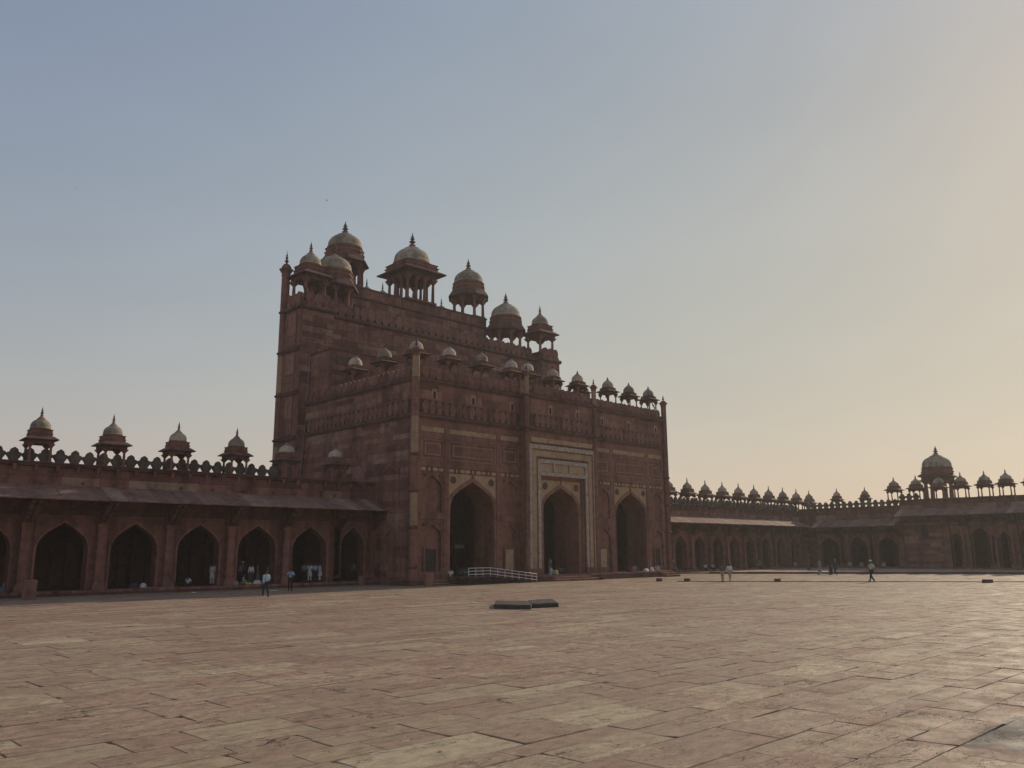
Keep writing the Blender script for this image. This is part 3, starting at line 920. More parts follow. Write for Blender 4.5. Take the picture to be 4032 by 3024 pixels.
r_ = random.Random(33)
def bay(dx):
    c = 7.46 + dx
    X = lambda v: v + dx
    w = MB()
    arch_wall(w, c, 2.78, 6.65, 9.32, X(.42), X(13.80), .6, 18.28, FY + .25, FY + 3.0)
    w.build('arch_wall', RED, hall)
    # beige spandrel with red arch band
    s = MB()
    arch_wall(s, c, 2.80, 6.65, 9.34, X(4.47), X(10.45), 6.4, 9.95, FY + .13, FY + .252)
    s.build('spandrel', BEIGE, hall)
    a = MB()
    archivolt(a, c, 2.76, 6.65, 9.30, .34, FY + .06, FY + .30, .62)
    a.build('arch_band', RED, hall, tint=.12)
    MB().box(c - .11, c + .11, FY + .02, FY + .2, 9.62, 10.0).build('keystone_bud', RED, hall)
    for sx in (-1, 1):
        m = MB().lathe([(.34, 0), (.34, .05), (.26, .07), (.20, .05), (.12, .09), (.02, .10)], 16)
        o = m.build('medallion', REDDARK, hall)
        o.location = (c + sx * 2.38, FY + .13, 9.35); o.rotation_euler = (pi / 2, 0, 0)
    # piers and bands in front of the backing
    y0, y1 = FY, FY + .26
    for i, (a0, a1) in enumerate(((.40, 1.2), (3.9, 4.47), (10.45, 11.0), (13.6, 13.82))):
        MB().box(X(a0), X(a1), y0, y1, .62, 14.92).build('pier', RED, hall, tint=r_.uniform(-.06, .06))
    for (a0, a1) in ((1.2, 3.9), (4.47, 10.45), (11.0, 13.6)):
        for z0, z1, p in ((14.06, 14.92, 0), (12.97, 13.6, 0), (10.42, 11.08, 0)):
            MB().box(X(a0) + .003, X(a1) - .003, y0 + .004, y1, z0, z1).build('band', RED, hall, tint=r_.uniform(-.1, .08))
        # pale panel
        n = 3 if a1 - a0 > 4 else 2
        for k in range(n):
            u0 = X(a0) + (a1 - a0) * k / n; u1 = X(a0) + (a1 - a0) * (k + 1) / n
            MB().box(u0 + .012, u1 - .012, y0 + .05, y1, 13.6, 14.06).build('beige_panel', BEIGE, hall, tint=r_.uniform(-.15, .15))
        # recessed panel with nested mouldings
        MB().box(X(a0), X(a1), y0 + .12, y1, 11.08, 12.97).build('recessed_panel', RED, hall, tint=r_.uniform(-.1, .0))
        for off, wd_, pr in ((.06, .07, .05), (.44, .07, .03), (.56, .04, .07)):
            if a1 - a0 < 3 and off > .5: off = .54
            xa, xb, za, zb = X(a0) + off, X(a1) - off, 11.08 + off * .9, 12.97 - off * .9
            MB().box(xa, xb, y0 + pr, y0 + .13, zb - wd_, zb).box(xa, xb, y0 + pr, y0 + .13, za, za + wd_).box(xa, xa + wd_, y0 + pr, y0 + .13, za + wd_, zb - wd_).box(xb - wd_, xb, y0 + pr, y0 + .13, za + wd_, zb - wd_).build('moulding', TRIM, hall, tint=-.05)
        # strip of cartouches
        MB().box(X(a0), X(a1), y0 + .10, y1, 9.95, 10.42).build('cartouche_strip', REDDARK, hall)
        n = max(4, int((a1 - a0) / .66)); u = (a1 - a0) / n
        for k in range(n):
            xa, xb = X(a0) + k * u + .04, X(a0) + (k + 1) * u - .04
            if k % 3 == 1: xa, xb = xa + u * .22, xb - u * .22
            h0, h1 = 10.04, 10.35
            MB().prism([(xa, (h0 + h1) / 2), (xa + .06, h0), (xb - .06, h0), (xb, (h0 + h1) / 2), (xb - .06, h1), (xa + .06, h1)], y0 + .05, y0 + .11).build('cartouche', BEIGE, hall, tint=r_.uniform(-.2, .1))
    # blind niches
    for (a0, a1) in ((1.2, 3.9), (11.0, 13.6)):
        cc = X((a0 + a1) / 2); hw = (a1 - a0) / 2 - .24
        n = MB(); arch_wall(n, cc, hw, 8.35, 9.62, X(a0), X(a1), 6.28, 9.95, y0 + .03, y1 - .01)
        n.build('niche', RED, hall, tint=r_.uniform(-.05, .05))
        n = MB(); arch_wall(n, cc, hw, 4.1, 5.25, X(a0), X(a1), .62, 5.72, y0 + .03, y1 - .01)
        n.build('niche', RED, hall, tint=r_.uniform(-.05, .05))
        for zb_ in (9.62, 5.25):
            for sx in (-1, 1):
                m = MB().lathe([(.15, 0), (.15, .05), (.05, .08)], 10)
                o = m.build('rosette', REDDARK, hall); o.location = (cc + sx * hw * .80, y0 + .03, zb_ + .02); o.rotation_euler = (pi / 2, 0, 0)
        MB().box(X(a0) - .06, X(a1) + .06, y0 - .09, y1, 5.72, 6.28).build('ledge', RED, hall, tint=.03)
        MB().box(X(a0) - .10, X(a1) + .10, y0 - .13, y0 + .1, 6.20, 6.30).build('ledge_moulding', RED, hall, tint=.05)
        MB().box(cc - hw, cc + hw, y0 + .1, y1 + .02, .62, 1.15).build('sill', RED, hall)
    # door with timber grid / pale slab
    def door(xa, xb):
        d = MB().box(xa, xb, y0 + .17, y1 + .03, 1.15, 3.1).build('door', DARKWOOD, hall)
        for k in range(5):
            z = 1.2 + k * .45
            MB().box(xa, xb, y0 + .13, y0 + .18, z, z + .06).build('rail', DARKMETAL, d)
        for k in range(4):
            u = xa + .02 + (xb - xa - .1) * k / 3
            MB().box(u, u + .06, y0 + .125, y0 + .175, 1.15, 3.1).build('stile', DARKMETAL, d)
        MB().box(xa - .16, xa, y0 + .06, y1, 1.15, 3.26).box(xb, xb + .16, y0 + .06, y1, 1.15, 3.26).box(xa, xb, y0 + .06, y1, 3.1, 3.26).build('frame', RED, d)
    def slab(xa, xb):
        d = MB().box(xa, xb, y0 + .12, y1 + .02, 1.15, 3.07).build('pale_slab', BEIGE, hall, tint=.15)
        MB().box(xa - .14, xa, y0 + .06, y1, 1.15, 3.22).box(xb, xb + .14, y0 + .06, y1, 1.15, 3.22).box(xa, xb, y0 + .06, y1, 3.07, 3.22).build('frame', RED, d)
    if dx == 0:
        door(1.88, 3.12); slab(11.7, 12.8)
    else:
        slab(X(1.95), X(3.0)); door(X(11.75), X(12.75))
    # plain upper wall
    MB().box(X(.40), X(13.80), FY - .002, FY + .28, 14.92, 18.28).build('upper_wall', RED, hall)
    for wx in (2.6, 7.35, 12.55):
        z0 = 16.72
        d = MB().prism([(X(wx) - .16, z0), (X(wx) + .16, z0)] + [(x, z) for x, z in reversed(arch_pts(X(wx), .16, z0 + .42, z0 + .66, 4))], FY - .055, FY + .0).build('window', HOLE_SHADE, hall)
        f = MB(); arch_wall(f, X(wx), .16, z0 + .42, z0 + .66, X(wx) - .30, X(wx) + .30, z0 - .06, z0 + .86, FY - .07, FY - .001)
        f.build('frame', TRIM, d)
bay(0.0)
bay(23.95)

# central bay
def centre():
    XA, XB = 13.78, 24.12
    Y0 = -0.54
    c = 18.98
    w = MB()
    arch_wall(w, c, 2.68, 6.9, 9.27, 14.6, 23.3, .6, 12.2, .02, FY + 2.9)
    w.build('arch_wall', RED, hall)
    s = MB(); arch_wall(s, c, 2.70, 6.9, 9.29, 15.75, 22.0, 6.3, 10.1, -.06, .03)
    s.build('spandrel', BEIGE, hall)
    a = MB(); archivolt(a, c, 2.66, 6.9, 9.25, .34, -.11, .06, .62)
    a.build('arch_band', RED, hall, tint=.15)
    MB().box(c - .11, c + .11, -.14, .0, 9.58, 10.0).build('keystone_bud', RED, hall)
    for sx in (-1, 1):
        o = MB().lathe([(.36, 0), (.36, .05), (.27, .07), (.20, .05), (.12, .09), (.02, .10)], 16).build('medallion', REDDARK, hall)
        o.location = (c + sx * 2.35, -.06, 9.35); o.rotation_euler = (pi / 2, 0, 0)
    def ring(name, xa, xb, zt, wd_, ya, yb, mat, z0=.6, tint=None):
        MB().box(xa, xa + wd_, ya, yb, z0, zt - wd_).build(name, mat, hall, tint=tint)
        MB().box(xb - wd_, xb, ya, yb, z0, zt - wd_).build(name, mat, hall, tint=tint)
        MB().box(xa, xb, ya, yb, zt - wd_, zt).build(name, mat, hall, tint=tint)
    # solid body: jambs and head
    MB().box(XA, 15.0, Y0 + .16, FY + .4, .6, 14.92).box(22.95, XB, Y0 + .16, FY + .4, .6, 14.92).box(15.0, 22.95, Y0 + .16, FY + .4, 11.9, 14.92).build('projecting_bay', RED, hall)
    ring('border', XA - .002, XB + .002, 13.62, .08, Y0 - .02, Y0 + .17, RED, 1.2)
    ring('inlay_band', XA + .08, XB - .08, 13.42, .44, Y0 - .05, Y0 + .16, INLAY, 1.2)
    ring('moulding', XA + .52, XB - .52, 12.95, .09, Y0 - .01, Y0 + .16, RED, 1.2, .05)
    ring('beige_band', XA + .62, XB - .62, 12.86, .62, Y0 + .06, Y0 + .17, BEIGE, 1.2)
    ring('moulding', XA + 1.24, XB - 1.24, 12.24, .10, Y0 - .01, Y0 + .2, RED, 1.2, .05)
    ring('inlay_band', XA + 1.34, XB - 1.42, 11.98, .38, Y0 - .05, Y0 + .2, INLAY, 1.2)
    # three panels
    MB().box(15.5, 22.32, Y0 + .14, Y0 + .5, 10.35, 11.62).build('panel_backing', RED, hall)
    MB().box(15.5, 22.32, Y0 - .048, Y0 + .2, 10.34, 10.70).build('inlay_band', INLAY, hall)
    for xa, xb in ((15.5, 17.42), (17.72, 19.82), (20.16, 22.32)):
        MB().box(xa + .06, xb - .06, Y0 + .08, Y0 + .16, 10.74, 11.57).build('beige_panel', BEIGE, hall)
    for xa, xb in ((17.42, 17.72), (19.82, 20.16)):
        MB().box(xa, xb, Y0 - .046, Y0 + .2, 10.70, 11.60).build('inlay_band', INLAY, hall)
    # stepped reveal inside the frame
    for k in range(3):
        d = .12 * k
        xa, xb, zt = 15.5 + d, 22.32 - d, 10.34 - d
        ya = Y0 + .04 + .14 * k
        MB().box(xa, xa + .12, ya, .03, .6, zt).box(xb - .12, xb, ya, .03, .6, zt).box(xa + .12, xb - .12, ya, .03, zt - .12, zt).build('reveal_step', RED, hall, tint=(-.12, .08, -.05)[k])
    # bases of the jambs
    MB().box(XA - .08, 15.62, Y0 - .14, FY + .1, .6, 1.2).build('jamb_base', RED, hall)
    MB().box(22.2, XB + .08, Y0 - .14, FY + .1, .6, 1.2).build('jamb_base', RED, hall)
    # head
    for k in range(4):
        u = 14.25 + k * 2.34
        MB().box(u + .01, u + 2.32, Y0 + .02, Y0 + .2, 13.66, 14.12).build('beige_panel', BEIGE, hall, tint=r_.uniform(-.1, .15))
    MB().box(XA, XB, Y0 + .06, Y0 + .2, 14.14, 14.92).box(XA, 14.24, Y0 + .06, Y0 + .2, 13.63, 14.14).box(23.62, XB, Y0 + .06, Y0 + .2, 13.63, 14.14).build('band', RED, hall)
    MB().box(XA, XB, Y0, FY + .4, 14.92, 18.28).build('upper_wall', RED, hall)
    for wx in (17.0, 21.2):
        z0 = 16.72
        d = MB().prism([(wx - .16, z0), (wx + .16, z0)] + [(x, z) for x, z in reversed(arch_pts(wx, .16, z0 + .42, z0 + .66, 4))], Y0 - .055, Y0).build('window', HOLE_SHADE, hall)
        f = MB(); arch_wall(f, wx, .16, z0 + .42, z0 + .66, wx - .30, wx + .30, z0 - .06, z0 + .86, Y0 - .07, Y0 - .001)
        f.build('frame', TRIM, d)
centre()

# sides, back, roof, interior of the hall
MB().box(.40, 1.0, FY + .27, 19.5, .0, 18.28).build('side_wall', RED, hall)
MB().box(37.7, 38.30, FY + .27, 19.5, .0, 18.28).build('side_wall', RED, hall)
MB().box(1.0, 37.7, 14.0, 14.6, .5, 18.2).build('back_wall', INTERIOR_SHADE, hall)
MB().box(1.0, 37.7, 3.5, 14.0, 14.0, 14.3).build('ceiling', INTERIOR_SHADE, hall)
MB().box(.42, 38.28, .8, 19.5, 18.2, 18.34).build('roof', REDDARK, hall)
MB().box(1.0, 37.7, 1.0, 14.0, .50, .565).build('floor', INTERIOR_SHADE, hall)
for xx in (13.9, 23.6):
    MB().box(xx, xx + .8, 3.5, 14.0, .55, 14).build('inner_wall', INTERIOR_SHADE, hall)
mb = MB(); arch_wall(mb, 11.3, 1.5, 3.6, 5.6, 8.4, 13.9, .56, 8.5, 9.4, 9.9); mb.build('inner_arch', INTERIOR_SHADE, hall, tint=.25)

# ashlar on plain faces of the hall
bx = ashlar([('y', .40, FY + .7, 19.45, 9.3, 14.85), ('y', .40, FY + .7, 19.45, 16.7, 18.2), ('y', .40, FY + .7, 6.0, .7, 9.3)], r_, lrange=(1.3, 3.2))
bx += ashlar([('x', FY + .0, .85, 13.4, 16.55, 18.2)], r_, (.75, .85), (1.8, 3.6))
bx += ashlar([('x', -.54, 14.2, 23.7, 16.55, 18.2)], r_, (.75, .85), (1.8, 3.6))
bx += ashlar([('x', FY + .0, 24.6, 37.7, 16.55, 18.2)], r_, (.75, .85), (1.8, 3.6))
clad(hall, bx, 260)
# blind arch on the side face near the front
def side_niche(y, w, z0, zs, za, dep=.06):
    mb = MB()
    P = [(y - w, z0)] + arch_pts(y, w, zs, za) + [(y + w, z0)]
    O = [(y - w - .16, z0)] + arch_pts(y, w + .16, zs, za + .2) + [(y + w + .16, z0)]
    x = .34 - dep
    for k in range(len(P) - 1):
        a, b, d, e = P[k], P[k + 1], O[k + 1], O[k]
        mb.face([(x, a[0], a[1]), (x, e[0], e[1]), (x, d[0], d[1]), (x, b[0], b[1])])
        mb.face([(x, e[0], e[1]), (.41, e[0], e[1]), (.41, d[0], d[1]), (x, d[0], d[1])])
        mb.face([(x, b[0], b[1]), (.41, b[0], b[1]), (.41, a[0], a[1]), (x, a[0], a[1])])
    mb.build('blind_arch', RED, hall, tint=.05)
side_niche(3.9, 1.25, 6.9, 9.5, 10.6)
side_niche(3.3, 1.15, 1.0, 3.6, 4.9)

# cornices with a roll
def cornice(parent, segs, z, r=.17, mat=REDDARK):
    """segs: ('x', plane, a, b) facing -Y or ('y', plane, a, b) facing -X"""
    for ax, p, a, b in segs:
        mb = MB()
        if ax == 'x':
            mb.box(a, b, p - .14, p + .05, z - .24, z - .16).tube((a, p - .10, z), (b, p - .10, z), r, n=10).box(a, b, p - .24, p + .05, z + .15, z + .24)
        else:
            mb.box(p - .14, p + .05, a, b, z - .24, z - .16).tube((p - .10, a, z), (p - .10, b, z), r, n=10).box(p - .24, p + .05, a, b, z + .15, z + .24)
        mb.build('cornice', mat, parent)
SEG = [('x', FY, .15, 13.72), ('x', -.54, 13.60, 24.30), ('x', FY, 24.2, 38.45), ('y', .40, .2, 19.5)]
for z in (15.0, 18.3):
    cornice(hall, SEG, z)
for xx in (13.78,):
    for z in (15.0, 18.3):
        MB().tube((xx - .1, -.5, z), (xx - .1, .5, z), .17, n=10).box(xx - .24, xx + .05, -.54, .45, z + .15, z + .24).build('cornice', REDDARK, hall)
# merlon rows
relief = merlon_mesh(.74, 1.15, .08)
free = merlon_mesh(.76, 1.06, .30)
def mer_row(parent, me, axis, plane, a, b, z, pitch, rr=r_):
    n = int((b - a) / pitch); off = (b - a - n * pitch) / 2
    for k in range(n):
        u = a + off + (k + .5) * pitch
        o = link('merlon', me, parent, rr.uniform(-.12, .16))
        if axis == 'x':
            o.location = (u, plane, z)
        elif axis == 'y':
            o.location = (plane, u, z); o.rotation_euler = (0, 0, -pi / 2)
        else:
            o.location = (plane, u, z); o.rotation_euler = (0, 0, pi / 2)
for ax_, pl_, a_, b_ in (('x', FY, .75, 13.6), ('x', -.54, 14.0, 23.9), ('x', FY, 24.4, 37.9), ('y', .40, .85, 19.45)):
    (MB().box(a_, b_, pl_ - .02, pl_ + .02, 15.25, 16.44) if ax_ == 'x' else MB().box(pl_ - .02, pl_ + .02, a_, b_, 15.25, 16.44)).build('shaded_frieze_ground', REDDARK, hall, tint=-.25)  # ground painted darker, in place of shade around the relief
for me, z, d in ((relief, 15.28, .0), (free, 18.50, .28)):
    mer_row(hall, me, 'x', FY + d, .85, 13.5, z, .80)
    mer_row(hall, me, 'x', -.54 + d, 14.3, 23.75, z, .80)
    mer_row(hall, me, 'x', FY + d, 24.5, 37.75, z, .80)
    mer_row(hall, me, 'y', .40 + d, .95, 19.3, z, .80)
mer_row(hall, free, 'z', 38.0, .95, 19.3, 18.50, .80)
MB().box(.6, 13.7, FY + .02, FY + .24, 18.34, 18.85).box(14.0, 23.9, -.52, -.30, 18.34, 18.85).box(24.2, 38.0, FY + .02, FY + .24, 18.34, 18.85).box(.42, .64, FY + .3, 19.4, 18.34, 18.85).build('parapet', REDDARK, hall)
# string band above relief
MB().box(.42, 13.75, FY - .10, FY + .05, 16.44, 16.53).build('string_course', RED, hall)
MB().box(13.8, 24.1, -.64, -.50, 16.44, 16.53).build('string_course', RED, hall)
MB().box(24.15, 38.28, FY - .10, FY + .05, 16.44, 16.53).build('string_course', RED, hall)
MB().box(.30, .45, .6, 19.48, 16.44, 16.53).build('string_course', RED, hall)

def corner_shaft(parent, x, y, z0, top, r, pale, rings, fin=1.0):
    n = 8
    zs = sorted(set([z0] + [a for p in pale for a in p] + [top]))
    for a, b in zip(zs[:-1], zs[1:]):
        pm_ = any(p[0] <= a < p[1] for p in pale)
        MB().lathe([(r, a), (r, b)], n, x, y, rot=pi / 8).build('corner_shaft', BEIGE if pm_ else RED, parent, tint=-.22 if pm_ else 0)
    for z in rings:
        MB().lathe([(r * 1.05, z - .16), (r * 1.3, z - .06), (r * 1.36, z + .02), (r * 1.2, z + .1), (r * 1.02, z + .14)], 12, x, y).build('shaft_ring', REDDARK, parent)
    cp = MB().lathe([(r, top - .05), (r * 1.15, top + .08 * fin), (r * 1.0, top + .18 * fin), (r * 1.5, top + .42 * fin), (r * 1.75, top + .52 * fin), (r * 1.2, top + .56 * fin), (r * 1.15, top + .75 * fin), (r * .7, top + .95 * fin)], 12, x, y).build('shaft_cap', RED, parent)
    MB().lathe([(a * 1.0, z) for a, z in finial_prof(top + .9 * fin, 1.15 * fin, r * .55)], 10, x, y).build('finial', FINIAL, cp, smooth=True)
PALE = [(5.0, 8.0), (11.5, 14.8), (18.4, 20.4)]
RINGS = (1.6, 5.0, 8.15, 11.4)
corner_shaft(hall, .36, .38, .6, 20.4, .34, PALE, RINGS, .88)
corner_shaft(hall, 13.60, -.56, .6, 20.2, .27, [(18.4, 20.2)], (15.0, 18.3), .66)
corner_shaft(hall, 24.00, -.56, .6, 20.1, .27, [(18.4, 20.1)], (15.0, 18.3), .66)
corner_shaft(hall, 38.25, .42, .6, 20.1, .32, [], RINGS, .72)

# ------------------------------------------------------------------ the tall gate behind
tower = empty('tall_gate', (0, 19.5, 0))
tag(tower, 'towering upper gate block behind the hall with merloned parapets and side turrets', 'gate tower')
def TB(mb):
    for i, v in enumerate(mb.v):
        mb.v[i] = (v[0], v[1] - 19.5, v[2])
    return mb
TB(MB().box(-.6, 3.4, 19.5, 23.5, 0, 29.2)).build('turret', RED, tower)
TB(MB().box(36.8, 40.45, 19.5, 24.4, 0, 29.2)).build('turret', RED, tower)
TB(MB().box(3.4, 36.8, 21.0, 28.3, 0, 29.2)).build('main_wall', RED, tower)
TB(MB().box(8.15, 31.75, 25.4, 33.4, 0, 35.05)).build('upper_storey', RED, tower)
TB(MB().box(7.95, 31.95, 25.2, 33.5, 33.62, 33.80).box(8.0, 31.9, 25.25, 33.5, 33.80, 33.90)).build('cornice', REDDARK, tower)
TB(MB().box(8.05, 31.85, 25.3, 33.5, 34.95, 35.15)).build('coping', REDDARK, tower)
# small stair block on the hall roof
TB(MB().box(.72, 11.8, 15.5, 19.5, 18.3, 23.75)).build('stair_block', RED, tower)
TB(MB().box(.60, 11.9, 15.38, 19.5, 23.75, 23.92)).build('coping', REDDARK, tower)
TB(MB().box(1.4, 3.6, 15.40, 15.6, 22.3, 23.2)).build('recessed_panel', REDDARK, tower)
TB(MB().box(2.2, 3.8, 15.42, 15.6, 19.0, 20.3)).build('doorway', HOLE_SHADE, tower)
TB(MB().box(7.6, 9.4, 15.42, 15.6, 19.0, 21.2)).build('doorway', HOLE_SHADE, tower)
r2 = random.Random(77)
tb = ashlar([('x', 19.5, -.5, 3.35, 9.5, 29.0), ('x', 19.5, 36.9, 40.4, 19.0, 29.0), ('x', 21.0, 3.45, 36.75, 23.2, 29.0), ('y', 36.8, 19.6, 21.0, 19, 29)], r2, (.5, .72), (1.3, 3.2))
tb += ashlar([('x', 21.0, 11.9, 36.75, 19.0, 23.2), ('x', 15.5, .9, 11.7, 18.8, 22.2), ('y', .72, 15.6, 19.4, 18.8, 23.6)], r2, (.5, .72), (1.3, 3.2))
tb += ashlar([('x', 25.4, 8.3, 31.6, 31.0, 33.5)], r2, (.55, .7), (1.6, 3.2))
tb += ashlar([('x', 25.4, 8.3, 31.6, 33.92, 34.93)], r2, (.95, 1.05), (.8, 1.0))
tb = [((b[0], b[1], b[2] - 19.5, b[3] - 19.5, b[4], b[5]), t) for b, t in tb]
clad(tower, tb, 290)
# putlog holes in rows: shallow boxes, the shade inside painted near-black
hm = MB()
for z, x0, x1, y in ((27.1, 1.0, 3.3, 19.5), (25.5, .3, 3.3, 19.5), (24.0, .3, 3.2, 19.5), (26.6, 4.6, 35.5, 21.0), (25.0, 12.5, 35.5, 21.0), (27.0, 37.2, 40.2, 19.5)):
    x = x0
    while x < x1:
        if r2.random() < .82:
            hm.box(x - .07, x + .07, y - 19.5 - .056, y - 19.5, z - .07, z + .07)
        x += .42
tag(hm.build('putlog_holes', HOLE_SHADE, tower), kind='stuff')
for b in (('x', 0.0, -.75, 3.5), ('x', 1.5, 3.4, 36.8), ('x', 0.0, 36.6, 40.6), ('y', -.6, -.1, 4.0), ('y', 36.8, -.1, 1.5)):
    cornice(tower, [b], 29.15, .24)
for z in (24.4, 19.6, 14.7):
    cornice(tower, [('y', -.6, 0.1, 3.7)], z, .14)
big = merlon_mesh(.98, 1.55, .38)
mer_row(tower, big, 'x', .36, -.5, 3.4, 29.38, 1.02, r2)
mer_row(tower, big, 'x', 1.86, 3.6, 36.6, 29.38, 1.02, r2)
mer_row(tower, big, 'x', .36, 36.8, 40.5, 29.38, 1.02, r2)
mer_row(tower, big, 'y', -.24, .1, 3.6, 29.38, 1.02, r2)
mer_row(tower, big, 'z', 40.1, .1, 4.6, 29.38, 1.02, r2)
MB().box(3.4, 36.8, 1.55, 1.80, 29.2, 29.78).box(-.5, 3.4, .05, .3, 29.2, 29.78).box(36.9, 40.4, .05, .3, 29.2, 29.78).build('parapet', REDDARK, tower)
# quatrefoil holes at the feet of the merlons (flat discs, their shade painted dark)
qm = MB()
for dx_, dz_ in ((0, 0), (.13, 0), (-.13, 0), (0, .15), (0, -.15)):
    qm.lathe([(.12, -.012), (.12, .0)], 8, dx_, dz_)
qme = qm.mesh('quatrefoil', HOLE_SHADE)
for k in range(32):
    o = link('quatrefoil', qme, tower, None, (3.78 + 1.02 * (k + 1), 1.535, 29.60)); o.rotation_euler = (pi / 2, 0, 0)
# niche panels on the left flank of the turret
for z0, z1 in ((26.2, 28.5), (25.0, 26.0), (21.8, 24.0), (20.0, 21.4), (16.9, 19.2), (15.2, 16.6)):
    MB().box(-.66, -.58, 1.1, 2.9, z0, z1).build('flank_panel', RED, tower, tint=.18 if z1 - z0 > 2 else -.05)
    MB().box(-.70, -.59, .96, 1.1, z0 - .12, z1 + .12).box(-.70, -.59, 2.9, 3.04, z0 - .12, z1 + .12).box(-.70, -.59, 1.1, 2.9, z1, z1 + .12).box(-.70, -.59, 1.1, 2.9, z0 - .12, z0).build('moulding', RED, tower)
corner_shaft(tower, -.55, 4.0, 9.0, 33.4, .46, [(10, 14), (20, 24)], (14.7, 19.6, 24.4, 29.1), 1.5)
# cable hanging down the corner
cm_ = MB(); pv = None
for k in range(15):
    u = k / 14
    q = (.60 - .57 * u - .05 * sin(u * 9), -.12, 23.8 - 13.2 * u)
    if pv: cm_.tube(pv, q, .03, n=6)
    pv = q
cm_.build('cable', CABLE, tower)
# row of small domes on the rear parapet
dmb = MB().lathe([(1.05, 0), (1.05, .5), (1.12, .52), (1.0, .65), (1.0, .95), (.9, 1.35), (.66, 1.75), (.3, 2.05), (.12, 2.2)], 14).mesh('parapet_dome', PLASTER, True)
fmb = MB().lathe(finial_prof(2.15, 1.3, .18), 8).mesh('finial', FINIAL, True)
for k in range(8):
    o = link('parapet_dome', dmb, tower, 0.0, (11.4 + 2.62 * k, 13.5, 36.2))
    link('finial', fmb, o)
TB(MB().box(8.15, 31.75, 32.4, 33.9, 35.05, 36.2)).build('rear_parapet', RED, tower)

# ------------------------------------------------------------------ kiosks
small = kiosk_proto(4, 1.08, 4.1, .10)
roofk = kiosk_proto(4, .98, 4.2, .085, colh=.53, dome_w=.66, drum_w=.64, fr=(.225, .275, .075))
for k, x in enumerate((-27.76, -22.78, -17.86, -12.92)):
    put(small, '%s domed kiosk from the left on the left arcade roof' % ORD[k], (x, 7.5, 9.18), scale=1.0, group='kiosks on the left arcade')
closed = kiosk_proto(4, 1.08, 3.8, .11, solid=True)
put(closed, 'closed kiosk with white dome against the tall gate corner', (-8.15, 7.6, 9.18), group='closed kiosks beside the gateway')
put(closed, 'closed kiosk with white dome beside the gateway hall flank', (-3.1, 7.7, 9.18), scale=1.0, group='closed kiosks beside the gateway')
fr = [(1.9, 2.4), (5.75, 2.2), (9.95, 2.2), (14.1, 2.2), (16.5, 2.2), (20.4, 2.2), (24.5, 2.2), (29.86, 2.2), (33.8, 2.2), (37.4, 2.0)]
for k, (x, y) in enumerate(fr):
    lab = '%s domed kiosk from the left along the front parapet of the gateway hall' % ORD[k]
    put(roofk, lab, (x, y, 18.5), scale=1.03, group='kiosks on the hall roof')
for k, y in enumerate((7.9, 13.1)):
    put(roofk, 'domed kiosk on the hall roof edge, %s behind the front left corner' % ORD[k], (2.2, y, 18.5), scale=1.10, group='kiosks on the hall roof')
put(roofk, 'domed kiosk on the hall roof half hidden behind the pale right shaft', (27.4, 4.2, 18.5), scale=1.0, group='kiosks on the hall roof')
for k in range(10):
    x = 48.64 + 4.42 * k + .0025 * k * k
    put(small, '%s small kiosk right of the gateway along the far arcade roof' % ORD[k], (x, 7.5, 8.93), scale=.94, group='kiosks on the far arcade')
for k, y in enumerate((1.0, -3.5)):
    put(small, '%s kiosk right of the far roof corner behind lichened merlons' % ORD[k], (84.9, y, 9.28), scale=.80, group='kiosks on the right arcade')
slim = kiosk_proto(4, 1.15, 3.75, .085, colh=.37)
for k, y in enumerate((-8.0, -11.2, -14.4, -17.4, -20.5, -23.2, -26.3)):
    put(slim, '%s slender columned kiosk from the left on the right hall roof' % ORD[k], (84.9, y, 10.0), scale=1.0, group='kiosks on the right hall')
pav = kiosk_proto(4, 2.2, 8.4, .30, colh=.36, dome_w=.93, drum_w=.98, seg=24, drum_n=16, fr=(.225, .235, .06))
put(pav, 'large domed pavilion on thick columns behind the right hall roof', (91.7, -12.0, 10.2))
octo = kiosk_proto(8, 2.85, 9.2, .20, dome_w=.73, drum_w=.76, seg=24, drop=.05, fr=(.235, .22, .055))
put(octo, 'big eight sided kiosk at the upper left of the gate top', (9.75, 27.8, 35.1), group='eight sided kiosks on the gate')
put(octo, 'big eight sided kiosk at the right end of the gate upper storey', (30.55, 27.8, 35.1), group='eight sided kiosks on the gate')
put(octo, 'eight sided kiosk low behind the left gate turret', (5.85, 24.0, 30.1), group='eight sided kiosks on the gate')
put(octo, 'eight sided kiosk low between upper storey and right gate turret', (34.2, 24.0, 30.1), group='eight sided kiosks on the gate')
sq = kiosk_proto(4, 3.35, 10.3, .20, ncol=3, dome_w=.72, drum_w=.73, seg=24, fr=(.20, .235, .055))
put(sq, 'largest square kiosk on many columns at the centre of the gate top', (19.95, 27.4, 35.1))
tur = kiosk_proto(4, 1.95, 7.4, .19, dome_w=.61, drum_w=.64, seg=20)
put(tur, 'square kiosk on the left turret of the tall gate', (1.35, 21.6, 30.2), group='turret kiosks')
put(tur, 'square kiosk on the right turret of the tall gate', (38.65, 21.5, 30.2), group='turret kiosks')

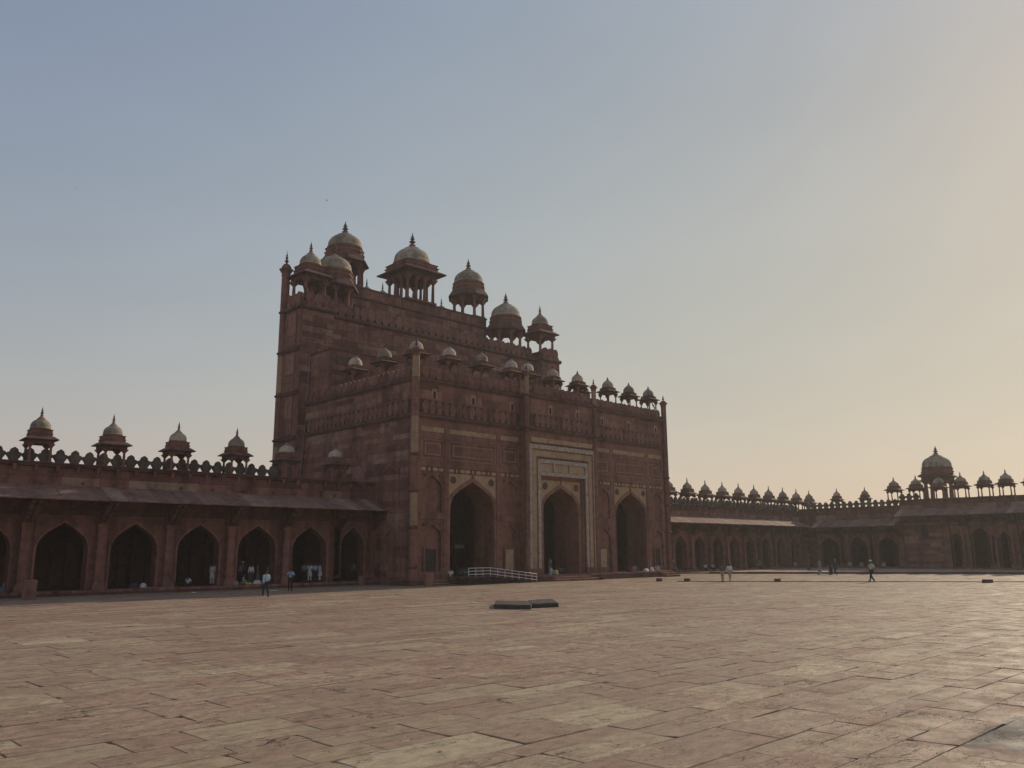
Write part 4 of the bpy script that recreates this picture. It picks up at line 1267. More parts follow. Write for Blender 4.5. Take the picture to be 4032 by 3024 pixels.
# ------------------------------------------------------------------ small things in the court
def rough_block(name, label, cat, loc, size, rz, mat=REDDARK, group=None, seed=0):
    r = random.Random(seed)
    hx, hy, h = size[0] / 2, size[1] / 2, size[2]
    ring = []
    n = 5
    cs = [(-hx, -hy), (hx, -hy), (hx, hy), (-hx, hy)]
    base = []
    for e in range(4):
        a, b = cs[e], cs[(e + 1) % 4]
        for i in range(n):
            u = i / n
            base.append((a[0] + (b[0] - a[0]) * u + r.uniform(-.012, .012), a[1] + (b[1] - a[1]) * u + r.uniform(-.012, .012)))
    m = len(base)
    V = [(x, y, 0) for x, y in base] + [(x * .985, y * .985, h * .85 + r.uniform(-.01, .01)) for x, y in base] + [(x * .95, y * .95, h + r.uniform(-.012, .012)) for x, y in base]
    F_ = [tuple(range(2 * m, 3 * m))]
    for l in range(2):
        for i in range(m):
            i2 = (i + 1) % m
            F_.append((l * m + i, l * m + i2, (l + 1) * m + i2, (l + 1) * m + i))
    o = MB().idx(V, F_).build(name, mat, None, loc=loc)
    o.rotation_euler = (0, 0, rz)
    return tag(o, label, cat, group)

for k, (x, y, l) in enumerate(((22.0, -9.8, 'small stone block nearest the gateway steps on the paving'), (23.1, -12.2, 'small stone block at the near end of the dark rope'), (27.6, -19.0, 'small stone block beside the rope between walking pair and hatted man'), (36.3, -34.0, 'wider stone block beside the rope at the far right'))):
    rough_block('stone_block', l, 'stone block', (x, y, 0), (.5 + (.3 if k == 3 else 0), .32, .29), radians(-40), group='stone blocks along the rope', seed=k)
rough_block('stone_block', 'small stone block right of the middle steps', 'stone block', (22.2, -2.6, 0), (.5, .4, .32), .1, seed=8)
rough_block('stone_block', 'square stone block on the platform edge below the right arch', 'stone block', (29.2, -1.1, .6), (.7, .45, .42), .05, RED, seed=9)

def stone_post(label, loc, r, h, seed):
    mb = MB().lathe([(r * 1.02, 0), (r, h * .1), (r * .97, h * .6), (r * .99, h * .9), (r * .93, h * .97), (r * .80, h)], 14)
    rr = random.Random(seed)
    mb.v = [(x + rr.uniform(-.012, .012), y + rr.uniform(-.012, .012), z) for x, y, z in mb.v]
    o = mb.build('stone_post', RED, None, loc=loc, tint=.15)
    tag(o, label, 'stone post', 'stump stone posts')
stone_post('short round stone post by the left corner of the gateway', (.15, -2.2, 0), .40, 1.15, 1)
stone_post('short thick stone post before the left arcade pilaster', (-28.7, 2.3, 0), .42, 1.25, 2)
stone_post('stub stone post where the left arcade meets the gateway', (-1.7, 5.0, .0), .32, .8, 3)

# low two-part slab platform in the middle of the court
def low_platform():
    root = empty('low_platform', (-12, -26, 0))
    def blk(poly, h, nm, tint, seed):
        r = random.Random(seed)
        P = []
        for i in range(len(poly)):
            a, b = poly[i], poly[(i + 1) % len(poly)]
            for k in range(5):
                u = k / 5
                P.append((a[0] + (b[0] - a[0]) * u + r.uniform(-.025, .025) + 12, a[1] + (b[1] - a[1]) * u + r.uniform(-.025, .025) + 26))
        n = len(P)
        V = [(x, y, 0) for x, y in P] + [(x, y, h - .025) for x, y in P]
        cx_ = sum(x for x, y in P) / n; cy_ = sum(y for x, y in P) / n
        V += [(x + (cx_ - x) * .02, y + (cy_ - y) * .02, h + r.uniform(-.01, .01)) for x, y in P]
        F_ = [tuple(range(2 * n, 3 * n))]
        for l in range(2):
            for i in range(n):
                i2 = (i + 1) % n
                F_.append((l * n + i, l * n + i2, (l + 1) * n + i2, (l + 1) * n + i))
        MB().idx(V, F_).build(nm, LICHEN, root, tint=tint - .38)
    blk([(-14.5, -26.0), (-13.75, -27.9), (-11.0, -25.35), (-12.15, -23.6)], .22, 'stone_slab', .15, 1)
    blk([(-13.1, -27.3), (-11.55, -27.75), (-9.0, -24.9), (-10.9, -24.9)], .235, 'stone_slab', .05, 2)
    blk([(-11.55, -27.75), (-11.2, -27.3), (-9.2, -25.1), (-9.0, -24.9)], .20, 'stone_slab', .2, 3)
    tag(root, 'low dark stone slab platform alone in the middle of the court', 'platform')
low_platform()

def steps(name, label, x0, x1, y0, n, tread, rise, mat=RED, skew=0.0):
    root = empty(name, ((x0 + x1) / 2, y0, 0))
    hw = (x1 - x0) / 2
    for k in range(n):
        MB().box(-hw + skew * k * .3, hw - skew * k * .9, -(n - k) * tread, .05, rise * k, rise * (k + 1) - .004).build('step', mat, root, tint=rnd.uniform(-.05, .15))
        MB().box(-hw + skew * k * .3 - .03, hw - skew * k * .9 + .03, -(n - k) * tread - .04, .04, rise * (k + 1) - .05, rise * (k + 1)).build('tread_edge', TRIM, root)
    tag(root, label, 'steps')
steps('entrance_steps', 'broad low stone steps before the central arch', 15.6, 21.9, -1.63, 2, .42, .21, skew=.9)
steps('entrance_steps', 'two rough stone steps at the right end of the platform', 33.4, 36.0, -1.64, 2, .45, .22, REDDARK)
steps('entrance_steps', 'small stone steps left of the ramp landing', 1.9, 3.6, -.07, 2, .32, .2, REDDARK)
rough_block('stone_block', 'upright worn stone block beside the steps at the platform right end', 'stone block', (36.5, -1.5, 0), (.5, .6, .85), .1, seed=11)

# wheelchair ramp with tubular railing
def ramp_():
    root = empty('access_ramp', (4.6, -1.2, 0))
    def P(x, y, z): return (x - 4.6, y + 1.2, z)
    y0, y1 = -2.2, -.65
    prof = lambda x: .70 if x < 7.2 else max(.03, .70 - (x - 7.2) * .67 / 6.0)
    xs = [3.6, 7.2, 13.2]
    mb = MB()
    for a, b in zip(xs[:-1], xs[1:]):
        V = [P(a, y0, prof(a) - .07), P(b, y0, prof(b) - .07), P(b, y1, prof(b) - .07), P(a, y1, prof(a) - .07), P(a, y0, prof(a)), P(b, y0, prof(b)), P(b, y1, prof(b)), P(a, y1, prof(a))]
        mb.idx(V, [(3, 2, 1, 0), (4, 5, 6, 7), (0, 1, 5, 4), (1, 2, 6, 5), (2, 3, 7, 6), (3, 0, 4, 7)])
    mb.build('deck', DARKMETAL, root)
    for y in (y0 + .05, y1 - .05):
        posts = [4.6, 5.45, 6.3, 7.2, 8.1, 9.0, 9.9, 10.8, 11.7, 12.5, 13.15]
        for x in posts:
            MB().tube(P(x, y, prof(x) - .02), P(x, y, prof(x) + .72), .02).build('post', STEEL if y < -1 else DARKMETAL, root)
            if prof(x) > .12:
                MB().tube(P(x, y, 0), P(x, y, prof(x) - .03), .03).build('support', DARKMETAL, root)
        for dz in (.74, .48, .20):
            mb = MB()
            for a, b in ((4.6, 7.2), (7.2, 13.15)):
                mb.tube(P(a, y, prof(a) + dz), P(b, y, prof(b) + dz), .027)
            mb.build('rail', STEEL if y < -1 else DARKMETAL, root, smooth=True)
        mb = MB()
        mb.tube(P(4.6, y, .08), P(13.1, y, .08), .03)
        mb.build('base_rail', DARKMETAL, root)
    tag(root, 'sloping access ramp with three-bar metal railing below the left arch', 'ramp')
ramp_()

# sign and hanging pole inside the left arch
sg = empty('sign_board', (12.4, 8.2, .56))
MB().box(-.62, .62, -.03, .03, 2.62, 3.0).build('board', WHITEPAINT, sg)
MB().tube((-.5, 0, 0), (-.5, 0, 2.7), .03).tube((.5, 0, 0), (.5, 0, 2.7), .03).build('posts', DARKMETAL, sg)
tag(sg, 'plain white sign board on two posts deep inside the left arch', 'sign')

# ------------------------------------------------------------------ people
def skin_obj(name, verts, edges, radii, mat, parent, sub=1):
    me = bpy.data.meshes.new(name)
    me.from_pydata(verts, edges, [])
    me.materials.append(mat)
    o = link(name, me, parent)
    md = o.modifiers.new('skin', 'SKIN')
    md.use_smooth_shade = True
    sv = me.skin_vertices[0].data
    for i, r in enumerate(radii):
        sv[i].radius = r if isinstance(r, tuple) else (r, r)
        sv[i].use_root = (i == 0)
    ss = o.modifiers.new('sub', 'SUBSURF')
    ss.levels = sub; ss.render_levels = sub
    return o

def pose_joints(pose, ph=1.0):
    J = dict(pel=(0, 0, .93), spi=(0, 0, 1.10), che=(0, .01, 1.28), nec=(0, .01, 1.43), hd0=(0, .02, 1.50), hd1=(0, .035, 1.585), hd2=(0, .02, 1.65))
    for s, n in ((-1, 'L'), (1, 'R')):
        J['hip' + n] = (s * .095, 0, .90); J['kne' + n] = (s * .105, .03, .50); J['ank' + n] = (s * .11, -.01, .08); J['toe' + n] = (s * .13, .15, .035)
        J['sho' + n] = (s * .175, 0, 1.38); J['elb' + n] = (s * .225, -.02, 1.10); J['wri' + n] = (s * .225, .05, .86); J['han' + n] = (s * .22, .08, .76)
    if pose == 'walk':
        J.update(kneL=(-.10, .20, .54), ankL=(-.10, .28, .13), toeL=(-.10, .43, .13), kneR=(.10, -.02, .48), ankR=(.10, -.30, .10), toeR=(.11, -.16, .03), elbL=(-.23, -.13, 1.13), wriL=(-.21, -.20, .90), hanL=(-.20, -.20, .80), elbR=(.23, .06, 1.12), wriR=(.20, .24, .96), hanR=(.18, .31, .90))
    elif pose == 'phone':
        J.update(elbR=(.26, .08, 1.14), wriR=(.14, .28, 1.32), hanR=(.09, .28, 1.41), elbL=(-.26, .05, 1.12), wriL=(-.08, .27, 1.20), hanL=(0, .30, 1.24))
    elif pose == 'carry':
        J.update(elbL=(-.24, .02, 1.11), wriL=(-.12, .25, 1.10), hanL=(-.05, .29, 1.12), elbR=(.24, .02, 1.11), wriR=(.12, .25, 1.08), hanR=(.05, .29, 1.10))
    elif pose == 'bend':
        for k in ('spi', 'che', 'nec', 'hd0', 'hd1', 'hd2'):
            x, y, z = J[k]; d = z - .93; J[k] = (x, y + d * .55, .93 + d * .84)
        for k in ('shoL', 'shoR', 'elbL', 'elbR', 'wriL', 'wriR', 'hanL', 'hanR'):
            x, y, z = J[k]; J[k] = (x, y + .26 + (1.4 - z) * .12, z - .08)
    elif pose in ('sit', 'squat'):
        dz = -.80
        for k in ('pel', 'spi', 'che', 'nec', 'hd0', 'hd1', 'hd2', 'shoL', 'shoR', 'elbL', 'elbR', 'hipL', 'hipR'):
            x, y, z = J[k]; J[k] = (x, y + max(0, z - .93) * .15, z + dz)
        for s, n in ((-1, 'L'), (1, 'R')):
            if pose == 'sit':
                J['kne' + n] = (s * .34, .30, .16); J['ank' + n] = (s * -.02, .36 + .08 * s, .07); J['toe' + n] = (s * -.18, .36 + .08 * s, .05)
            else:
                J['kne' + n] = (s * .17, .40, .44); J['ank' + n] = (s * .15, .26, .07); J['toe' + n] = (s * .16, .42, .035)
            J['elb' + n] = (s * .27, .10, .34); J['wri' + n] = (s * .22, .30, .28); J['han' + n] = (s * .18, .38, .26)
    elif pose == 'edge':
        dz = -.82
        for k in ('pel', 'spi', 'che', 'nec', 'hd0', 'hd1', 'hd2', 'shoL', 'shoR', 'elbL', 'elbR', 'hipL', 'hipR'):
            x, y, z = J[k]; J[k] = (x, y, z + dz)
        for s, n in ((-1, 'L'), (1, 'R')):
            J['kne' + n] = (s * .12, .40, .12); J['ank' + n] = (s * .12, .44, -.27); J['toe' + n] = (s * .13, .58, -.30)
            J['elb' + n] = (s * .24, .06, .30); J['wri' + n] = (s * .15, .27, .22); J['han' + n] = (s * .12, .34, .20)
    return J

def person(label, loc, face, pose='stand', top=(.5, .5, .5), bot=(.03, .03, .04), style='shirt', h=1.68, hat=None, bag=None, group=None, sleeve='short', scarf=None):
    root = empty('person', loc, face)
    J = pose_joints(pose)
    K = list(J.keys()); I = {k: i for i, k in enumerate(K)}
    E_ = [('pel', 'spi'), ('spi', 'che'), ('che', 'nec'), ('nec', 'hd0'), ('hd0', 'hd1'), ('hd1', 'hd2')]
    for n in 'LR':
        E_ += [('pel', 'hip' + n), ('hip' + n, 'kne' + n), ('kne' + n, 'ank' + n), ('ank' + n, 'toe' + n), ('che', 'sho' + n), ('sho' + n, 'elb' + n), ('elb' + n, 'wri' + n), ('wri' + n, 'han' + n)]
    R_ = dict(pel=(.125, .10), spi=(.115, .095), che=(.135, .10), nec=.055, hd0=.062, hd1=(.078, .095), hd2=(.062, .075), hip=.085, kne=.058, ank=.040, toe=.032, sho=.062, elb=.042, wri=.030, han=(.034, .022))
    rad = lambda k: R_[k] if k in R_ else R_[k[:3]]
    skin_obj('body', [J[k] for k in K], [(I[a], I[b]) for a, b in E_], [rad(k) for k in K], SKIN, root)
    def sub(name, keys, edges, grow, mat, extra=None):
        ii = {k: i for i, k in enumerate(keys)}
        rr = []
        for k in keys:
            q = rad(k)
            q = q if isinstance(q, tuple) else (q, q)
            g_ = grow if not callable(grow) else grow(k)
            rr.append((q[0] * g_ + .008, q[1] * g_ + .008))
        return skin_obj(name, [J[k] for k in keys], [(ii[a], ii[b]) for a, b in edges], rr, mat, root)
    ak = ['elbL', 'elbR'] + (['wriL', 'wriR'] if sleeve == 'long' else [])
    sh = sub('shirt', ['che', 'spi', 'pel', 'shoL', 'shoR'] + ak, [('che', 'spi'), ('spi', 'pel'), ('che', 'shoL'), ('che', 'shoR'), ('shoL', 'elbL'), ('shoR', 'elbR')] + ([('elbL', 'wriL'), ('elbR', 'wriR')] if sleeve == 'long' else []), lambda k: 1.22 if k[:3] in ('elb', 'wri') else 1.12, cloth(top))
    sub('trousers', ['pel', 'hipL', 'kneL', 'ankL', 'hipR', 'kneR', 'ankR'], [('pel', 'hipL'), ('hipL', 'kneL'), ('kneL', 'ankL'), ('pel', 'hipR'), ('hipR', 'kneR'), ('kneR', 'ankR')], lambda k: 1.5 if k[:3] == 'ank' else (1.28 if k[:3] == 'kne' else 1.07), cloth(bot))
    if style in ('kurta', 'robe') and pose in ('stand', 'walk', 'phone', 'carry', 'bend'):
        zl = .52 if style == 'kurta' else .10
        rx = (.17, .20, .22) if style == 'kurta' else (.17, .23, .29)
        mb = MB(); n = 14; i0 = 0
        lv = [(1.02, .155, .13), (.88, rx[0], .15), ((.88 + zl) / 2, rx[1], .185), (zl, rx[2], .21)]
        for z, a, b in lv:
            for k in range(n):
                an = 2 * pi * k / n
                wv = 1 + .05 * sin(5 * an + z * 4)
                mb.v.append((a * wv * cos(an), b * wv * sin(an), z))
        for l in range(len(lv) - 1):
            for k in range(n):
                k2 = (k + 1) % n
                mb.f.append((l * n + k, (l + 1) * n + k, (l + 1) * n + k2, l * n + k2)); mb.t.append(0)
        mb.build('skirt', cloth(top if style == 'kurta' else bot), root, smooth=True)
    # head details
    hc = Vector(J['hd1']) + Vector((0, .0, .012))
    ax = (Vector(J['hd2']) - Vector(J['hd0'])).normalized()
    hm_ = MB(); n = 12
    prof = [(.100, -.03), (.106, .02), (.100, .06), (.075, .10), (.03, .122)]
    for r0, z in prof:
        for k in range(n):
            an = 2 * pi * k / n
            back = -.018 if sin(an) < .3 else .0
            hm_.v.append((hc.x + .86 * r0 * cos(an), hc.y - .012 + r0 * sin(an) * 1.0 + back * .4, hc.z + z + (.035 if (sin(an) > .45 and z < .0) else 0)))
    for l in range(len(prof) - 1):
        for k in range(n):
            k2 = (k + 1) % n
            hm_.f.append((l * n + k, l * n + k2, (l + 1) * n + k2, (l + 1) * n + k)); hm_.t.append(0)
    hm_.f.append(tuple((len(prof) - 1) * n + k for k in range(n))); hm_.t.append(0)
    if scarf:
        sc = MB().lathe([(.17, hc.z - .22), (.115, hc.z - .10), (.118, hc.z + .02), (.10, hc.z + .08), (.04, hc.z + .13)], 12, hc.x, hc.y - .03)
        sc.build('headscarf', cloth(scarf), root, smooth=True)
    else:
        hm_.build('hair', HAIR, root, smooth=True)
    fm = MB()
    fm.frustum(hc.x, hc.y + .095, .014, .012, hc.z - .035, .007, .006, hc.z + .012)
    for s in (-1, 1):
        fm.frustum(hc.x + s * .084, hc.y, .010, .020, hc.z - .03, .012, .024, hc.z + .02)
    fm.build('nose_and_ears', SKIN, root)
    em = MB()
    for s in (-1, 1):
        em.frustum(hc.x + s * .032, hc.y + .088, .014, .006, hc.z + .008, .014, .006, hc.z + .020)
    em.build('eyes', HAIR, root)
    # hands: palm and five fingers
    for s, n_ in ((-1, 'L'), (1, 'R')):
        w_, p = Vector(J['wri' + n_]), Vector(J['han' + n_])
        d = (p - w_).normalized()
        side = d.cross(Vector((1, 0, 0)))
        if side.length < .2: side = d.cross(Vector((0, 0, 1)))
        side.normalize(); nor = d.cross(side).normalized()
        g_ = MB()
        for q in range(4):
            b0 = p + side * (-.027 + .018 * q) - d * .01
            ln = (.060, .072, .068, .054)[q]
            m_ = b0 + d * ln * .55
            e_ = m_ + (d * .8 + nor * .5 * s).normalized() * ln * .5
            g_.tube(tuple(b0), tuple(m_), .0095, .0085, 6); g_.tube(tuple(m_), tuple(e_), .0085, .006, 6)
        b0 = p - d * .045 + side * .028
        g_.tube(tuple(b0), tuple(b0 + (d * .6 + side * .8).normalized() * .055), .011, .008, 6)
        g_.build('hand', SKIN, root)
        # shoe
        a_, t_ = Vector(J['ank' + n_]), Vector(J['toe' + n_])
        f_ = MB()
        dd = (t_ - a_); dd.z = 0
        if dd.length > .01: dd.normalize()
        f_.tube(tuple(a_ - dd * .05 + Vector((0, 0, -.045))), tuple(t_ + dd * .05), .046, .034, 8)
        f_.build('shoe', HAIR, root)
    if hat:
        MB().lathe([(.17, hc.z + .055), (.175, hc.z + .065), (.108, hc.z + .08), (.100, hc.z + .15), (.05, hc.z + .165)], 14, hc.x, hc.y - .01).build('hat', cloth(hat), root, smooth=True)
    if bag:
        b_ = MB().frustum(-.22, -.02, .05, .13, .88, .045, .12, 1.12)
        b_.tube((-.20, -.1, 1.12), (.10, .0, 1.42), .014).tube((-.20, .08, 1.12), (.10, .06, 1.40), .014)
        b_.build('shoulder_bag', cloth(bag), root)
    k = h / 1.70
    root.scale = (k, k, k)
    tag(root, label, 'person', group)
    return root

WH, LB, NV, BK, BG_, BR = (.62, .62, .62), (.38, .52, .62), (.03, .035, .06), (.02, .02, .022), (.42, .36, .28), (.16, .08, .05)
def toward(ax, ay):  # rotation so that local +y looks along (ax, ay)
    return math.atan2(-ax, ay)
person('man in pale blue shirt and dark trousers walking toward the arcade', (-16.71, -6.02, 0), toward(.2, 1), 'walk', LB, NV, sleeve='long', h=1.70)
person('man in blue shirt with shoulder bag raising a phone before the arcade', (-11.32, .33, 0), toward(-.4, -1), 'phone', (.28, .44, .60), BK, bag=(.02, .02, .03), h=1.70)
person('man in brown shirt and beige trousers walking on the left of a pair', (24.05, -15.44, 0), toward(1, .35), 'walk', BR, BG_, h=1.70)
person('man in white shirt and beige trousers walking on the right of a pair', (25.25, -15.48, 0), toward(1, .2), 'walk', WH, BG_, sleeve='long', h=1.68)
person('man in pale shirt, dark trousers and white hat walking alone', (31.84, -25.93, 0), toward(-1, .5), 'walk', (.45, .50, .40), NV, hat=(.72, .70, .66), h=1.90)
person('woman in light robe and headscarf walking near the kerb', (50.73, -11.88, 0), toward(.8, -.6), 'walk', (.32, .29, .25), (.30, .27, .24), 'robe', scarf=(.34, .30, .26), h=1.60)
person('woman in black robe walking close beside a companion', (51.4, -12.9, 0), toward(-1, .4), 'stand', (.03, .03, .035), (.03, .03, .035), 'robe', scarf=(.03, .03, .035), h=1.72)
person('person in dark clothes and grey headscarf behind the black robed woman', (52.2, -13.1, 0), toward(-1, .4), 'walk', (.09, .09, .10), (.05, .05, .06), 'kurta', scarf=(.16, .15, .15), h=1.82)
person('person in brown clothes standing at the far corner of the court', (64.7, -3.5, .16), toward(-.5, -1), 'stand', (.12, .07, .05), (.08, .05, .04), 'kurta', h=1.65)
# in the left arcade
person('boy in white shirt crouching inside the third arch from the left', (-16.3, 7.35, .35), toward(.6, .6), 'squat', WH, NV, h=1.5)
person('man in long white kurta standing inside the third arch from the left', (-14.35, 7.3, .35), toward(.8, .5), 'stand', (.55, .54, .50), (.52, .51, .48), 'kurta', sleeve='long', h=1.76)
person('man in dark shirt close behind the white kurta man', (-13.75, 7.75, .35), toward(-.3, -1), 'stand', (.04, .04, .05), BK, h=1.62)
person('man in violet shirt at the left of the arcade group', (-11.75, 8.0, .35), toward(.8, .3), 'stand', (.20, .20, .30), BK, h=1.66)
person('man in dark vest and pale cap in the arcade group', (-11.25, 8.5, .35), toward(.3, -1), 'carry', (.10, .08, .10), BK, hat=(.5, .48, .45), h=1.75)
person('man in white shirt and dark trousers in the arcade group', (-10.85, 7.7, .35), toward(.1, 1), 'stand', WH, (.10, .10, .13), sleeve='long', h=1.62)
person('woman in patterned brown dress in the arcade group', (-10.15, 7.9, .35), toward(-.6, .4), 'stand', (.17, .13, .10), (.15, .12, .09), 'robe', h=1.68)
person('man in grey blue shirt alone at the right side of the fourth arch', (-8.95, 8.3, .35), toward(-.8, -.2), 'stand', (.18, .22, .24), BK, h=1.68)
person('vendor in pale yellow clothes sitting behind goods in the fourth arch', (-11.95, 6.9, .35), toward(.8, -.5), 'sit', (.42, .40, .28), (.40, .38, .27), 'kurta', sleeve='long', h=1.6)
person('man in red brown shirt at the left inside the fifth arch', (-6.6, 8.6, .35), toward(.5, -.6), 'stand', (.15, .06, .05), BK, h=1.66)
person('man in dark grey shirt at the left of the kurta group', (-5.75, 7.9, .35), toward(.6, .6), 'stand', (.22, .24, .27), BK, h=1.64)
person('man in white kurta on the left of the blue shirted man', (-5.4, 7.55, .35), toward(.5, .8), 'carry', (.58, .57, .55), (.55, .54, .52), 'kurta', sleeve='long', h=1.66)
person('man in bright blue shirt between two white kurtas', (-4.98, 7.35, .35), toward(.1, 1), 'stand', (.30, .42, .56), NV, h=1.64)
person('man in white kurta on the right of the blue shirted man', (-4.5, 7.3, .35), toward(-.5, .8), 'stand', WH, WH, 'kurta', sleeve='long', h=1.64)
person('person in dark clothes barely visible inside the narrow sixth arch', (-.75, 7.7, .35), toward(-.6, -.8), 'stand', (.14, .12, .11), BK, h=1.64)
person('person in pale top sitting inside the arch at the left picture edge', (-29.0, 7.2, .35), toward(.6, -.6), 'sit', (.25, .30, .36), NV, h=1.6)
# around the gate arches
person('man in white and yellow vest sitting on the ramp landing', (4.1, -.3, .6), toward(.5, .6), 'squat', (.55, .56, .42), (.20, .18, .16), h=1.6)
person('person in dark clothes sitting behind the ramp railing', (5.35, -.2, .6), toward(-.4, -.8), 'squat', (.10, .09, .11), BK, h=1.6)
person('person in lilac shirt sitting behind the ramp railing', (5.85, -.1, .6), toward(-.8, -.3), 'squat', (.30, .28, .36), (.10, .10, .12), h=1.55)
person('person in pale shirt at the high end of the railing', (6.35, -.15, .6), toward(-.8, .3), 'squat', (.42, .40, .42), (.08, .08, .1), h=1.6)
person('person in grey dress standing inside the left arch', (6.0, 2.6, .56), toward(.2, -1), 'stand', (.12, .11, .12), (.10, .09, .10), 'robe', h=1.66)
person('man in pale green shirt standing inside the central arch', (18.25, .9, .56), toward(-.8, .3), 'carry', (.34, .38, .34), (.10, .10, .11), 'kurta', h=1.72)
person('person in white shirt sitting at the left foot of the central arch', (16.35, -.9, .6), toward(.9, -.2), 'squat', (.58, .60, .62), (.40, .40, .42), h=1.62)
person('person in dark blue sitting inside the central arch', (19.3, .6, .56), toward(-.8, -.5), 'sit', (.10, .14, .18), BK, h=1.6)
person('person in dark clothes sitting at the right inside the central arch', (20.1, .9, .56), toward(-.6, -.7), 'squat', (.06, .06, .07), BK, h=1.6)
person('person in pale blue sitting among bundles in the right arch', (30.9, .0, .56), toward(-.3, -1), 'sit', (.36, .42, .50), NV, h=1.6)
person('person in dark blue sitting leftmost beside bundles in the right arch', (30.1, .1, .56), toward(-.9, -.2), 'sit', (.08, .10, .15), BK, h=1.5)
person('person in white vest sitting at the platform edge right of the bundles', (34.3, -.6, .6), toward(-.6, -.7), 'sit', (.55, .53, .50), (.45, .43, .40), h=1.5)
# far arcade
person('person in white shirt sitting on the far arcade step, leftmost', (53.4, 5.45, .36), toward(-.5, -1), 'edge', (.50, .52, .54), NV, h=1.7)
person('person in grey shirt sitting next to the white shirted one far off', (55.2, 5.45, .36), toward(-.5, -1), 'edge', (.38, .39, .41), BK, h=1.7)
person('man in green shirt and cap sitting on the far arcade step', (67.6, 5.45, .36), toward(-.5, -1), 'edge', (.12, .30, .18), BK, hat=(.5, .5, .48), h=1.75)
person('person in white sitting far off near the courtyard corner', (78.6, 5.6, .36), toward(-.5, -1), 'sit', (.55, .54, .52), (.3, .3, .3), h=1.6)
for k, (y, l) in enumerate(((-1.2, 'left'), (-3.0, 'middle'), (-6.3, 'right'))):
    person('person in pale clothes sitting in the shaded right arcade, %s of three' % l, (82.7, y, .36), toward(-1, -.2), 'sit', (.50, .50, .48), (.40, .40, .40), h=1.6)

# ------------------------------------------------------------------ bundles, mats and small litter
def bundle(label, loc, size, col, seed, rz=0.0):
    r = random.Random(seed)
    mb = MB()
    n, m = 14, 6
    for j in range(m + 1):
        u = j / m
        z = sin(u * pi / 2) * size[2]
        rr = cos(u * pi / 2) ** .6 if u < 1 else 0.02
        for k in range(n):
            a = 2 * pi * k / n
            w = 1 + .16 * sin(3 * a + seed) + .10 * sin(5 * a + 2 * seed + 3 * u) + r.uniform(-.05, .05)
            mb.v.append((size[0] / 2 * rr * w * cos(a), size[1] / 2 * rr * w * sin(a), z * (1 + .12 * sin(2 * a + seed))))
    for j in range(m):
        for k in range(n):
            k2 = (k + 1) % n
            mb.f.append((j * n + k, j * n + k2, (j + 1) * n + k2, (j + 1) * n + k)); mb.t.append(0)
    o = mb.build('cloth_bundle', cloth(col), None, smooth=True, loc=loc)
    o.rotation_euler = (0, 0, rz)
    tag(o, label, 'bundle', 'cloth bundles and goods')
def mat_(label, loc, sx, sy, col, rz=0.0):
    mb = MB()
    nx, ny = 8, 6
    V = [((-.5 + i / nx) * sx, (-.5 + j / ny) * sy, .012 + .006 * sin(i * 1.7 + j)) for j in range(ny + 1) for i in range(nx + 1)]
    F_ = [(j * (nx + 1) + i, j * (nx + 1) + i + 1, (j + 1) * (nx + 1) + i + 1, (j + 1) * (nx + 1) + i) for j in range(ny) for i in range(nx)]
    n0 = len(V)
    rim = [i for i in range(nx + 1)] + [(j + 1) * (nx + 1) + nx for j in range(ny)] + [ny * (nx + 1) + i for i in range(nx - 1, -1, -1)] + [j * (nx + 1) for j in range(ny - 1, 0, -1)]
    V += [(V[i][0], V[i][1], 0.0) for i in rim]
    for k in range(len(rim)):
        k2 = (k + 1) % len(rim)
        F_.append((rim[k2], rim[k], n0 + k, n0 + k2))
    o = MB().idx(V, F_).build('mat', cloth(col), None, loc=loc)
    o.rotation_euler = (0, 0, rz)
    tag(o, label, 'mat')
mat_('pale mat spread on the arcade edge in the second arch', (-18.9, 6.4, .35), 2.3, 1.2, (.36, .33, .28), .05)
bundle('white cloth bundle on the mat in the second arch', (-19.85, 7.0, .36), (.5, .36, .30), (.62, .62, .62), 1)
bundle('dark bundle left of the white one in the second arch', (-20.5, 7.2, .36), (.8, .55, .35), (.06, .05, .05), 2)
bundle('pale bundle beside the third pilaster in the arcade', (-12.95, 6.1, .35), (.55, .45, .30), (.30, .22, .18), 3)
mat_('orange cloth with goods before the vendor in the fourth arch', (-11.3, 6.35, .35), 1.2, .8, (.55, .20, .07), .1)
bundle('white plastic bundle among the goods in the fourth arch', (-10.85, 6.6, .36), (.7, .5, .30), (.52, .52, .50), 4)
bundle('yellow goods heap before the vendor in the fourth arch', (-11.7, 6.3, .365), (.55, .4, .16), (.50, .36, .12), 5)
bundle('grey bag right of the goods in the fourth arch', (-10.3, 6.5, .35), (.5, .4, .3), (.25, .26, .25), 6)
bundle('yellow sack on the platform before the central arch', (17.25, -.85, .61), (.62, .5, .42), (.55, .45, .20), 7)
mat_('red cloth hanging spread on the platform below the right arch', (32.6, -1.0, .61), 2.2, .9, (.48, .07, .03), .0)
bundle('white cloth bundle on the red cloth, left', (32.2, -.6, .62), (.8, .5, .28), (.62, .60, .56), 8)
bundle('white cloth bundle on the red cloth, right', (33.3, -.6, .62), (.6, .5, .40), (.64, .62, .60), 9)
bundle('dark blue bundle inside the right arch', (31.6, .2, .56), (.9, .6, .30), (.08, .09, .14), 10)
bundle('dark bundle at the left picture edge of the arcade floor', (-29.4, 6.6, .35), (.9, .6, .35), (.10, .10, .13), 11)
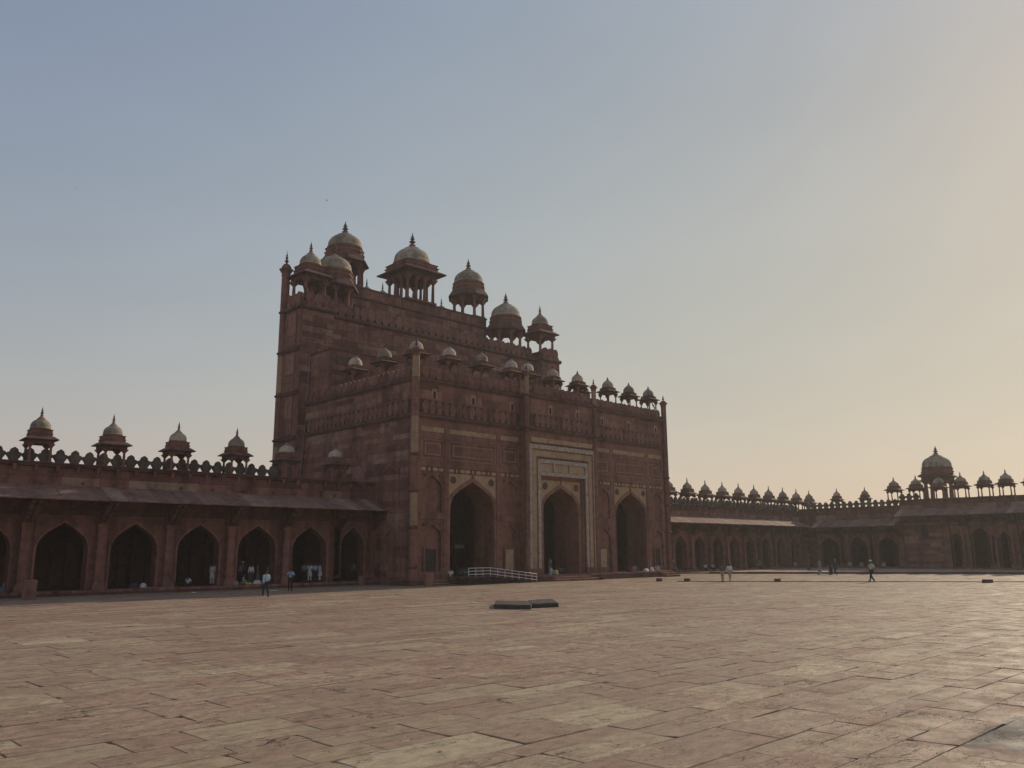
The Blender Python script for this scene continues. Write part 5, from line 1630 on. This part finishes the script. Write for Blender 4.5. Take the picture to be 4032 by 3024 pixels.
for k, (x, y, sx, l) in enumerate(((-12.1, 1.4, .30, 'white scrap of paper on the shaded ground near the phone man'), (-17.6, 3.2, .16, 'tiny white scrap on the shaded ground before the third arch'), (46.0, -29.5, .2, 'tiny white scrap on the paving at the far right'))):
    mb = MB()
    mb.idx([(-sx, -.08, 0), (sx, -.1, 0), (sx * .9, .1, .0), (-sx * .8, .08, 0), (-sx, -.08, .05), (sx, -.1, .03), (sx * .9, .1, .06), (-sx * .8, .08, .03)], [(3, 2, 1, 0), (4, 5, 6, 7), (0, 1, 5, 4), (1, 2, 6, 5), (2, 3, 7, 6), (3, 0, 4, 7)])
    tag(mb.build('paper_scrap', WHITEPAINT, None, loc=(x, y, .01)), l, 'litter', 'paper scraps')

# ------------------------------------------------------------------ birds
def bird(label, loc, rz, s=1.0, flying=True):
    root = empty('bird', loc, rz)
    MB().lathe([(.005, -.22), (.05, -.12), (.075, 0), (.06, .10), (.035, .15), (.045, .19), (.01, .25)], 8).build('body', HAIR, root, smooth=True).rotation_euler = (-pi / 2 if flying else -.5, 0, 0)
    if flying:
        for sx in (-1, 1):
            V = [(0, .09, .02), (sx * .28, .10, .12), (sx * .62, .02, .05), (sx * .30, -.07, .10), (0, -.07, .02)]
            V += [(x, y, z - .012) for x, y, z in V]
            MB().idx(V, [(0, 1, 2, 3, 4), (9, 8, 7, 6, 5)] + [(k, (k + 1) % 5, 5 + (k + 1) % 5, 5 + k) for k in range(5)]).build('wing', HAIR, root)
    else:
        MB().frustum(0, -.1, .03, .015, -.32, .05, .03, -.12).build('tail', HAIR, root)
    root.scale = (s, s, s)
    tag(root, label, 'bird', 'birds')
for (dx_, dy_, dz_), D, l in (((.27358, 1.03492, .43178), 150, 'small dark bird flying high in the left sky'), ((.49264, .82659, .41615), 120, 'small dark bird flying just above the gate left domes')):
    bird(l, (CAM.x + dx_ * D, CAM.y + dy_ * D, CAM.z + dz_ * D), .6, .55)
bird('dark bird perched on the left turret parapet', (-.1, 20.0, 31.2), 1.0, 1.7, False)
bird('dark bird perched on the parapet below the rightmost hall kiosk', (36.6, .7, 20.05), 1.0, 1.5, False)

# ------------------------------------------------------------------ dusty air
def haze():
    m = bpy.data.materials.new('dusty_air')
    m.use_nodes = True
    t = m.node_tree
    t.nodes.clear()
    out = t.nodes.new('ShaderNodeOutputMaterial')
    v = t.nodes.new('ShaderNodeVolumePrincipled')
    v.inputs['Color'].default_value = (0.95, 0.92, 0.88, 1)
    v.inputs['Density'].default_value = 0.00042
    v.inputs['Anisotropy'].default_value = 0.35
    t.links.new(v.outputs[0], out.inputs['Volume'])
    o = MB().box(-130, 130, -110, 60, -1.2, 78).build('haze', m)
    tag(o, 'thin dusty haze filling the courtyard air', kind='stuff')
haze()
